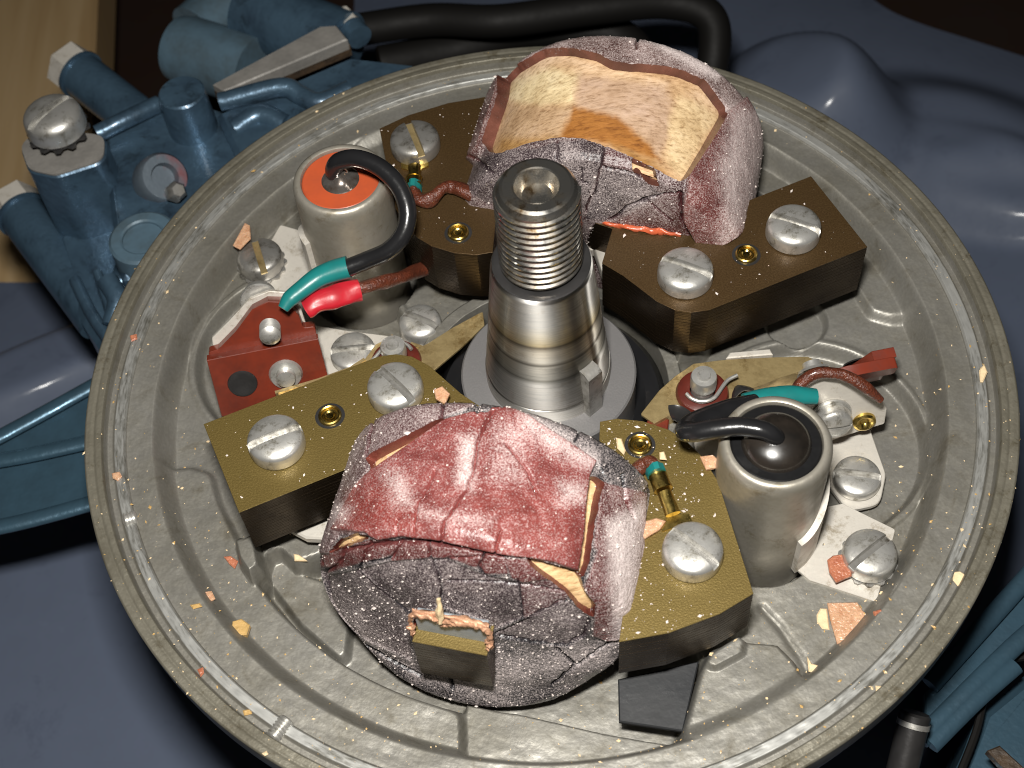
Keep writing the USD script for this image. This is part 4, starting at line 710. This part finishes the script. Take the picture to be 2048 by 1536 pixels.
# ================================================================== debris
def flake(px, z, size, mt, label, cat='flake', group=None, thick=.05, n=6, seed=0, tilt=.15):
    rs = np.random.default_rng(seed+int(px[0])*7+int(px[1])); p = T(*px, z)
    if z < .2: p = T(*px, plate_z(p[0], p[1])); z = plate_z(p[0], p[1])
    a = np.sort(rs.uniform(0, 2*np.pi, n)); a = np.linspace(0, 2*np.pi, n, endpoint=False)+rs.uniform(-.35, .35, n); r = size*rs.uniform(.6, 1.15, n)
    m = prism(list(zip(r*np.cos(a), r*np.sin(a)*.85)), 0, thick, thick*.3); m.apply_transform(trimesh.transformations.rotation_matrix(tilt*rs.uniform(-1, 1), (1, 0, 0))); m.apply_translation((0, 0, .01+abs(tilt)*size*.35))
    x = UsdGeom.Xform
    t = obj('resin_'+cat if cat != 'flake' else 'paper_flake', trimesh.Trimesh(np.array(m.vertices)+np.array([p[0], p[1], z]), m.faces, process=False), M[mt], smooth=25)
    tag(t, label, cat, group); return t
def chip_poly(px, z, mt, label, thick=.06, lift=.02):
    ctr = np.mean(px, 0)
    if z < .2: c = T(*ctr, z); z = plate_z(c[0], c[1])+.0
    m = prism(XY(px, z+lift), z+lift, z+lift+thick, .02); t = obj('resin_chip', m, M[mt], smooth=25); tag(t, label, 'chip'); return t
C4 = lambda *p: cc(p, 1400, 1000, 2.866)
chip_poly(C4((728, 350), (760, 325), (845, 312), (862, 350), (868, 440), (778, 478), (740, 420)), -.78, 'chip_red', 'orange chip leaning on the toothed screw of the right bracket', lift=.2)
chip_poly(C4((728, 595), (900, 592), (930, 640), (985, 690), (880, 790), (785, 832), (745, 690)), -.80, 'chip', 'biggest peach chip on the plate floor below the right bracket')
chip_poly(C4((668, 660), (690, 622), (728, 625), (742, 745), (700, 740), (670, 700)), -.84, 'flake', 'cream chip tucked under the biggest peach chip', thick=.03, lift=.01)
chip_poly(C4((612, 898), (640, 940), (705, 960), (670, 995), (622, 985)), -.6, 'flake', 'pointed cream chip beside the round cast pad at lower right', thick=.04)
chip_poly(C4((990, 645), (1040, 630), (1045, 650), (1000, 672)), -.6, 'chip_red', 'small rust red chip at the corner of the right bracket')
chip_poly(C4((1450, 415), (1490, 410), (1535, 440), (1490, 510), (1448, 460)), -.2, 'flake', 'cream chip on the right rim beside the groove', thick=.03)
chip_poly(cc([(1005, 1065), (1060, 1070), (1050, 1095), (1008, 1098)], 1400, 1000, 2.866), -.2, 'flake', 'cream chip on the lower right rim above the dark gap', thick=.03)
C3 = lambda *p: cc(p, 1200, 760, 2.926)
chip_poly(C3((208, 900), (240, 840), (330, 815), (385, 832), (350, 880), (265, 932), (215, 925)), 1.06, 'chip', 'leaf shaped orange chip by the brass terminal on the front core', lift=.03)
chip_poly(C3((585, 455), (660, 445), (692, 475), (680, 520), (620, 530)), 1.06, 'chip', 'peach chip on the edge of the front core beside the black condenser')
chip_poly(C3((95, 340), (125, 345), (150, 415), (140, 440), (100, 400)), 1.06, 'flake', 'slim tan chip left of the right rivet on the front core', thick=.03)
chip_poly(C3((348, 425), (375, 420), (392, 470), (350, 465)), 1.06, 'flake', 'tan chip behind the braided end of the front lead', thick=.03, lift=.1)
CA = lambda *p: cc(p, 0, 800, 2.926)
chip_poly(CA((1310, 920), (1350, 915), (1395, 945), (1375, 990), (1345, 965)), -.7, 'chip_red', 'red crescent chip on the plate left of the front coil', thick=.04)
chip_poly(CA((1370, 1310), (1420, 1295), (1470, 1330), (1450, 1390), (1390, 1390), (1360, 1350)), -.7, 'stone', 'rounded amber chip at the lower left of the plate', thick=.12)
chip_poly(CA((1720, 905), (1750, 910), (1800, 945), (1725, 945)), -1.3, 'flake', 'cream chip lying against the left side of the front coil', thick=.05)
chip_poly(CA((1200, 1125), (1240, 1120), (1262, 1165), (1230, 1185), (1208, 1160)), -.5, 'chip', 'brownish chip on the step of the left rim wall', thick=.04)
chip_poly(CA((1112, 1200), (1170, 1190), (1185, 1210), (1130, 1225)), -.3, 'stone', 'brown sliver on the lower left rim flat', thick=.03)
chip_poly(CA((655, 430), (700, 420), (715, 450), (690, 475), (660, 460)), -.2, 'chip', 'round tan chip on the left machined seat', thick=.03)
chip_poly(cc([(1155, 700), (1190, 685), (1195, 720), (1175, 745)], 0, 1100, 2.926), -.2, 'chip_red', 'coral chip on the machined seat at the lower left', thick=.03)
chip_poly(cc([(1420, 940), (1470, 930), (1475, 960), (1430, 970)], 0, 1100, 2.926), -.2, 'stone', 'tan chip on the machined seat beside the tapped hole', thick=.03)
chip_poly(cc([(760, 795), (800, 785), (805, 815), (770, 830)], 0, 400, 2.926), -.2, 'chip_red', 'orange chip on the left rim beside the blue bracket', thick=.03)
chip_poly([(466, 492), (490, 447), (500, 452), (502, 478), (480, 500)], -.8, 'chip', 'pinkish chip behind the dark toothed screw on the left', thick=.04)
chip_poly([(1958, 742), (1968, 728), (1975, 745), (1966, 765), (1960, 765)], -.1, 'flake', 'tan chip on the far right rim', thick=.03)
chip_poly([(868, 782), (885, 775), (900, 790), (890, 810), (872, 800)], 1.3, 'chip', 'pink chip between the front bar screw and red coil', thick=.06)
OCT = np.array([[1, 0, 0], [-1, 0, 0], [0, .8, 0], [0, -.8, 0], [0, 0, .6], [0, 0, -.6]]); OCTF = np.array([[0, 2, 4], [2, 1, 4], [1, 3, 4], [3, 0, 4], [2, 0, 5], [1, 2, 5], [3, 1, 5], [0, 3, 5]])
def crumbs(name, label, n, fn, size, cols, seed):
    rs = np.random.default_rng(seed); ms = {c: [] for c in cols}
    for i in range(n):
        p = fn(rs)
        if p is None: continue
        s = size*math.exp(rs.normal(0, .62)); v = rs.normal(size=(1, 3))
        ms[cols[rs.choice(len(cols))]].append(trimesh.Trimesh(OCT*rs.uniform(.5, 1.2, (6, 1))@frame(v[0]).T*np.array([1, 1, .6])*s+np.array(p)+np.array([0, 0, s*.2]), OCTF, process=False))
    for c, l in ms.items():
        if l: t = obj(name[c], trimesh.util.concatenate(l), M[c], smooth=False); tag(t, label[c], 'crumbs', kind='stuff')
xs = RNG.uniform(-8, 8, 200000); 
def on_plate(rs):
    for _ in range(20):
        a = rs.uniform(0, 2*np.pi); r = 8*math.sqrt(rs.uniform(.1, 1))
        x, y = r*math.cos(a), r*math.sin(a)
        wgt = .12+.75*ss(np.array((-y+1)/5.0))*(1 if r > 5.4 else .5)+(.45 if 7.25 < r < 7.65 else 0)+(.35 if 6.5 < r < 6.9 and y < 1 else 0)
        if rs.uniform() < wgt: return (x, y, plate_z(x, y))
HX, HY = np.meshgrid(np.linspace(-8, 8, 321), np.linspace(-8, 8, 321), indexing='ij'); HZ = height(HX.ravel(), HY.ravel()).reshape(HX.shape)
def plate_z(x, y): return float(HZ[int(round((x+8)/.05)), int(round((y+8)/.05))])
crumbs({'flake': 'cream_crumbs', 'stone': 'tan_crumbs', 'chip_red': 'red_crumbs'}, {'flake': 'fine cream crumbs scattered over the plate floor and rim', 'stone': 'fine tan crumbs scattered over the plate floor and rim', 'chip_red': 'few fine red crumbs scattered over the plate'}, 2200, on_plate, .012, ['flake', 'flake', 'flake', 'stone', 'stone'], 4)
cp1 = Polygon(outline); 
def on_core(rs):
    for _ in range(40):
        x, y = rs.uniform(-5.7, 2.8), rs.uniform(-5.9, -.3)
        if cp1.contains(Point(x, y)):
            dense = (x > 0 and (-E[0]*(x+1.85)-E[1]*(y+5.33)) > -3.2)
            if dense or rs.uniform() < .12: return (x, y, ztop)
crumbs({'powder': 'white_crumbs'}, {'powder': 'white powder crumbs spilled on the front core beside the coil'}, 560, on_core, .011, ['powder'], 6)
cp2 = Polygon(sym(outline))
def on_core2(rs):
    for _ in range(40):
        x, y = rs.uniform(-2.7, 5.8), rs.uniform(.3, 5.9)
        if cp2.contains(Point(x, y)) and rs.uniform() < .7: return (x, y, ztop)
crumbs({'powder': 'pale_crumbs'}, {'powder': 'sparse pale specks on the dark rear core'}, 170, on_core2, .010, ['powder'], 8)

# ================================================================== background: engine, cowl, board, hoses
def vrod(top, r, zt, zb, r2=None, n=40, bev=.04): p = T(*top, zt); return rod((p[0], p[1], zb), (p[0], p[1], zt), r2 or r, n, r, bev)
eng = thing('engine_block', 'blue painted engine casting with posts and bosses left behind the plate', 'engine block', tuple(T(330, 330, -4)))
zt = -1.2
obj('post', vrod((362, 183), .50, -.9, -4.2, .62), M['blue'], eng)
def web(pts, z0, z1, bev=.12): return prism(rnd(XY(pts, z1), .12), z0, z1, bev)
obj('casting_web', [web([(205, 245), (330, 195), (420, 210), (560, 260), (420, 420), (330, 520), (240, 560), (215, 380)], -4.5, -2.0), web([(430, 225), (700, 110), (830, 125), (860, 150), (600, 300), (480, 330)], -4.2, -1.7)], M['blue'], eng)
obj('casting_rib', [tube([T(195, 268, -1.8), T(250, 240, -1.75), T(318, 208, -1.85)], .2, 12), tube([T(440, 205, -1.6), T(560, 175, -1.5), T(600, 190, -1.6), T(640, 205, -1.6), T(700, 180, -1.6)], .22, 12), tube([T(470, 260, -1.8), T(520, 230, -1.7), T(570, 250, -1.8)], .24, 12)], M['blue'], eng)
obj('boss_ring', [rev([(.42, -.1), (.42, .0), (.46, .03), (.64, .03), (.70, -.02), (.74, -1.8)], 48, T(285, 475, -1.6)), rev([(0, -.06), (.43, -.06)], 32, T(285, 475, -1.6))], M['bluegrey'], eng)
obj('stained_boss', place(rev([(0, 0), (.50, 0), (.55, .1), (.55, .5), (.48, .62), (.30, .62), (.28, .4), (0, .4)], 40), T(312, 366, -2.15), (.55, -.45, .75)), M['red_dust'], eng)
obj('boss_bolt', place(rev([(0, 0), (.22, 0), (.22, .2), (.14, .3), (0, .3)], 6), T(348, 386, -1.75), (.55, -.45, .75)), M['zinc_dull'], eng)
obj('valve_body', [place(rev([(0, 0), (.62, 0), (.80, .12), (.86, .4), (.86, 2.4), (0, 2.4)], 48), T(352, 95, -3.3), (.85, -.55, .05))], M['bluegrey'], eng)
obj('pipe', rod(T(500, 20, -2.6), T(690, 95, -2.6), .85, 40), M['blue'], eng)
obj('pipe_collar', rod(T(395, 70, -3.6), T(520, -40, -3.6), .8, 40), M['bluegrey'], eng)
gk = [(425, 168), (448, 182), (695, 78), (672, 50), (640, 52)]
obj('gasket', prism(XY(gk, -1.45), -1.75, -1.45, .03), M['gasket'], eng); obj('greasy_joint', [prism(XY([(428, 180), (455, 190), (700, 88), (690, 74)], -1.62), -1.95, -1.62, .03)], M['dirt'], eng)
def hexbolt(name, label, tip, end, z, r, rh, head_mt='white_metal', ze=None):
    a, b = T(*tip, z), T(*end, z if ze is None else ze); d = (b-a)/np.linalg.norm(b-a)
    t = thing(name, label, 'bolt', tuple(a)); obj('hex_head', place(rev([(0, -.2), (rh*.85, -.2), (rh, -.12), (rh, .36), (0, .36)], 6), a, d), M[head_mt], t, smooth=20)
    obj('flange', place(rev([(0, .36), (rh*1.02, .36), (rh*1.02, .44), (0, .44)], 36), a, d), M['blue'], t); obj('sleeve', rod(a+d*.44, b, r, 40), M['blue'], t)
hexbolt('hex_bolt', 'grey hex headed bolt in a blue sleeve, above the slotted post', (140, 132), (300, 258), -3.0, .55, .60, ze=-3.3)
hexbolt('hex_bolt', 'blue hex headed bolt in a slanted sleeve at the left edge', (30, 408), (205, 640), -3.6, .55, .60, ze=-3.8, head_mt='white_metal')
hexbolt('hex_bolt', 'small pale bolt head behind the blue pipe at the top', (690, 40), (720, 75), -2.2, .3, .30)
# post with the big slotted screw
p = T(128, 300, -1.15); ps = thing('screw_post', 'blue casting post with a grey top under a big slotted screw', 'post', (p[0], p[1], -5))
po = [(38, 290), (55, 340), (110, 352), (210, 320), (212, 270), (150, 262), (60, 270)]
pp = np.array(XY(po, -1.15)); pc = pp.mean(0)
V = []; K = 5
pr = rnd([tuple(x) for x in pp], .30); body = prism(pr, -5.5, -1.19, .05); v = np.array(body.vertices); k = (-1.15-v[:, 2])/4.3; v[:, :2] = pc+(v[:, :2]-pc)*(1+.10*k)[:, None]; body.vertices = v
obj('post_body', body, M['blue'], ps); obj('post_face', prism(rnd([tuple(pc+(np.array(x)-pc)*.97) for x in pr], .1), -1.19, -1.15), M['gasket'], ps)
obj('fillet', tube([T(215, 330, -1.8), T(250, 420, -2.6), T(262, 520, -3.2), T(225, 600, -3.6)], [.12, .22, .3, .3], 12), M['blue'], ps)
sp = T(118, 262, -.9); s = thing('carburettor_screw', 'large dull slotted screw with toothed washer atop the blue post at far left', 'screw', (sp[0], sp[1], -1.15))
m = screw_mesh(.62, .58, .17, .17, .45); m.apply_transform(trimesh.transformations.rotation_matrix(math.radians(slot_angle((75, 265), (160, 195), -.4)), (0, 0, 1))); m.apply_translation((0, 0, .33)); obj('head', m, M['zinc'], s, local=True, smooth=32)
m = star(.66, .56, 12, .07); m.apply_translation((0, 0, .24)); obj('toothed_washer', m, M['darksteel'], s, local=True, smooth=False)
obj('thread', rev([(0, .3), (.25, .3), (.30, .24), (.24, .18), (.30, .12), (.24, .06), (.28, .01), (0, .01)], 24), M['brass'], s, local=True)
# bracket beneath the rim at the left, levers left and right
b = thing('blue_bracket', 'glossy blue bracket web under the left rim of the plate', 'bracket', tuple(T(220, 620, -3)))
obj('web', [tube([T(215, 560, -2.4), T(235, 600, -2.5), T(225, 650, -2.7)], .22, 12), prism(rnd(XY([(110, 470), (200, 430), (330, 470), (330, 640), (240, 760), (160, 640)], -3.2), .2), -4.6, -3.2, .15)], M['blue'], b)
obj('web_edge', [tube([T(150, 560, -3.1), T(185, 630, -3.0), T(225, 690, -2.9), T(260, 760, -2.8)], .13, 12), tube([T(195, 545, -2.6), T(210, 590, -2.6), T(225, 640, -2.6)], .10, 12)], M['blue'], b)
def lever(name, label, rims, plate_px, z, mt):
    t = thing(name, label, 'lever', tuple(T(*rims[0][0], z))); obj('web', prism(XY(plate_px, z-.15), z-.4, z-.15, .03), M[mt], t)
    for r in rims: obj('rib', tube([T(a, b_, z) for a, b_ in r], .17, 16, flat=.62), M[mt], t)
lever('shift_lever', 'long teal blue ribbed lever leaving the frame at the left', [[(-60, 930), (60, 910), (240, 870)], [(-60, 1065), (60, 1040), (260, 985)], [(-60, 905), (80, 830), (260, 730)]], [(-80, 915), (260, 735), (300, 975), (-80, 1075)], -3.6, 'teal_blue')
lever('throttle_lever', 'blue ribbed lever at the lower right corner of the frame', [[(2120, 1080), (2000, 1215), (1860, 1370)], [(2120, 1215), (2020, 1300), (1840, 1480)], [(1860, 1490), (1950, 1400), (2030, 1330)]], [(2120, 1085), (2120, 1225), (1850, 1490), (1850, 1385)], -3.4, 'teal_blue')
cw = thing('blue_casting', 'blue cast housing behind the lever at the lower right corner', 'housing', tuple(T(2000, 1500, -5)))
obj('wall', prism(rnd(XY([(1960, 1420), (2120, 1290), (2140, 1650), (1860, 1650), (1930, 1500)], -4.2), .2), -7, -4.2, .2), M['teal_blue'], cw)
obj('cable', tube([T(1880, 1640, -3.8), T(1950, 1470, -3.8), T(1985, 1340, -3.8), T(2060, 1310, -3.8)], .07, 8), M['hose'], cw)
pn = thing('pivot_pin', 'grey steel pin with a bright ring below the lower right rim', 'pin', tuple(T(1815, 1500, -3))); A, B = T(1832, 1425, -2.6), T(1790, 1600, -3.4)
obj('shank', rod(A, B, .26, 28, .26, .04), M['darksteel'], pn); obj('ring', rod(A+(B-A)*.10, A+(B-A)*.16, .275, 28), M['zinc'], pn)
fr_ = thing('rusty_bracket', 'rusty brown bracket end at the bottom right edge', 'bracket', tuple(T(2010, 1530, -3)))
obj('strip', prism(XY([(1975, 1500), (2000, 1490), (2060, 1545), (2040, 1570)], -3.2), -3.4, -3.2, .03), M['dirt'], fr_)
# the blue plastic lower cowl: a moulded sheet
def cowl():
    X, Y = np.meshgrid(np.linspace(-24, 22, 240), np.linspace(-13, 26, 220), indexing='ij'); Z = np.full(X.shape, -9.0)
    def bump(px, zz, ax, ay, h, rot=0.0, pw=1.0):
        c = T(*px, zz); dx, dy = X-c[0], Y-c[1]; a, b_ = dx*math.cos(rot)+dy*math.sin(rot), -dx*math.sin(rot)+dy*math.cos(rot)
        return h*ss(1.35-np.sqrt((a/ax)**2+(b_/ay)**2))
    Z = Z+bump((1600, 90), -7, 2.6, 3.4, 3.0, .2)+bump((1900, 190), -8, 4.2, 2.6, 1.2, -.55)+bump((2000, 330), -8.5, 3.6, 1.2, .8, -.6)-bump((1930, 330), -9, 2.6, 1.0, .6, -.6)
    Z += 1.2*ss((-X-6)/9)*0 + .5*np.sin(X*.35+Y*.2)*ss((X-4)/4)
    Z -= .16*np.maximum(Y-4, 0)
    Z += bump((60, 720), -8, 6, 1.6, 1.5, .45)
    idx = np.arange(X.size).reshape(X.shape); F = np.stack([idx[:-1, :-1], idx[1:, :-1], idx[1:, 1:], idx[:-1, 1:]], -1).reshape(-1, 4)
    return trimesh.Trimesh(np.stack([X, Y, Z], -1).reshape(-1, 3), np.vstack([F[:, [0, 1, 2]], F[:, [0, 2, 3]]]), process=False)
cm = cowl(); ppx = pix(np.array(cm.vertices)); edge = Polygon([(1730, -400), (1725, -20), (1800, 30), (2100, 125), (2600, 300), (2600, 3000), (-900, 3000), (-900, 500), (0, 560), (210, 560), (700, 60), (720, -400)])
def rim_fair(V, F, it=30):
    e = np.sort(np.vstack([F[:, [0, 1]], F[:, [1, 2]], F[:, [2, 0]]]), 1); k, n = np.unique(e, axis=0, return_counts=True); b = k[n == 1]; V = V.copy(); deg = np.zeros(len(V)); np.add.at(deg, b.ravel(), 1)
    for _ in range(it):
        a = np.zeros_like(V); np.add.at(a, b[:, 0], V[b[:, 1]]); np.add.at(a, b[:, 1], V[b[:, 0]]); m = deg == 2; V[m] = .5*V[m]+.25*a[m]
    return V
keep = shapely.contains_xy(edge, ppx[:, 0], ppx[:, 1])[cm.faces].all(1)
t = obj('lower_cowl', trimesh.Trimesh(rim_fair(np.array(cm.vertices), cm.faces[keep]), cm.faces[keep], process=False), M['pan'], smooth=True); tag(t, 'moulded blue grey plastic cowl spread under the whole engine', 'engine cowl')
t = obj('floor', trimesh.creation.box((90, 80, 1), trimesh.transformations.translation_matrix((0, 10, -16.5))), M['floorboard'], smooth=False); tag(t, 'dark brown workshop floor', None, None, 'structure')
wb = XY([(-120, -60), (197, -60), (168, 60), (160, 480), (60, 600), (-120, 640)], -10.5)
q0, q1 = T(196, -60, -10.5), T(172, 470, -10.5); dd = (q1-q0)[:2]; nl = np.array([-dd[1], dd[0]]); nl /= np.linalg.norm(nl); nl = nl if nl[0] < 0 else -nl
aa = q0[:2]-dd*.6; bb = q1[:2]+dd*.25
t = obj('wooden_board', prism([tuple(aa), tuple(bb), tuple(bb+nl*12), tuple(aa+nl*12)], -12.5, -10.5, .15), M['wood']); tag(t, 'knotty pine board lying at the upper left corner', 'board')
def hose(label, pts, r): t = obj('black_hose', tube(pts, r, 20, 12), M['hose']); tag(t, label, 'hose')
hose('black hose arching across the top and down behind the rear coil', [T(700, 62, -4.6), T(860, 40, -4.4), T(1000, 42, -4.2), T(1180, 18, -4.2), T(1330, 5, -4.4), T(1420, 35, -4.7), T(1425, 130, -5.6), T(1390, 230, -6.2)], .42)
hose('thicker black hose passing behind the rear coil towards the carburettor', [T(760, 130, -5.5), T(930, 95, -5.6), T(1060, 60, -5.6), T(1240, 75, -5.8), T(1300, 180, -6.2)], .5)

# ------------------------------------------------------------------ repeats carry one group
GROUPS = {'screw': 'slotted screws on the magneto', 'iron core': 'pair of laminated cores', 'ignition coil': 'pair of ignition coils', 'condenser': 'pair of condensers', 'breaker points': 'pair of breaker point sets',
          'chip': 'loose chips of broken coil casing', 'bolt': 'hex bolts of the engine block', 'lever': 'blue control levers', 'hose': 'black hoses behind the engine', 'lead': 'loose leads'}
for p in stage.GetPrimAtPath('/World').GetChildren():
    g = GROUPS.get(p.GetCustomDataByKey('category'))
    if g: p.SetCustomDataByKey('group', g)
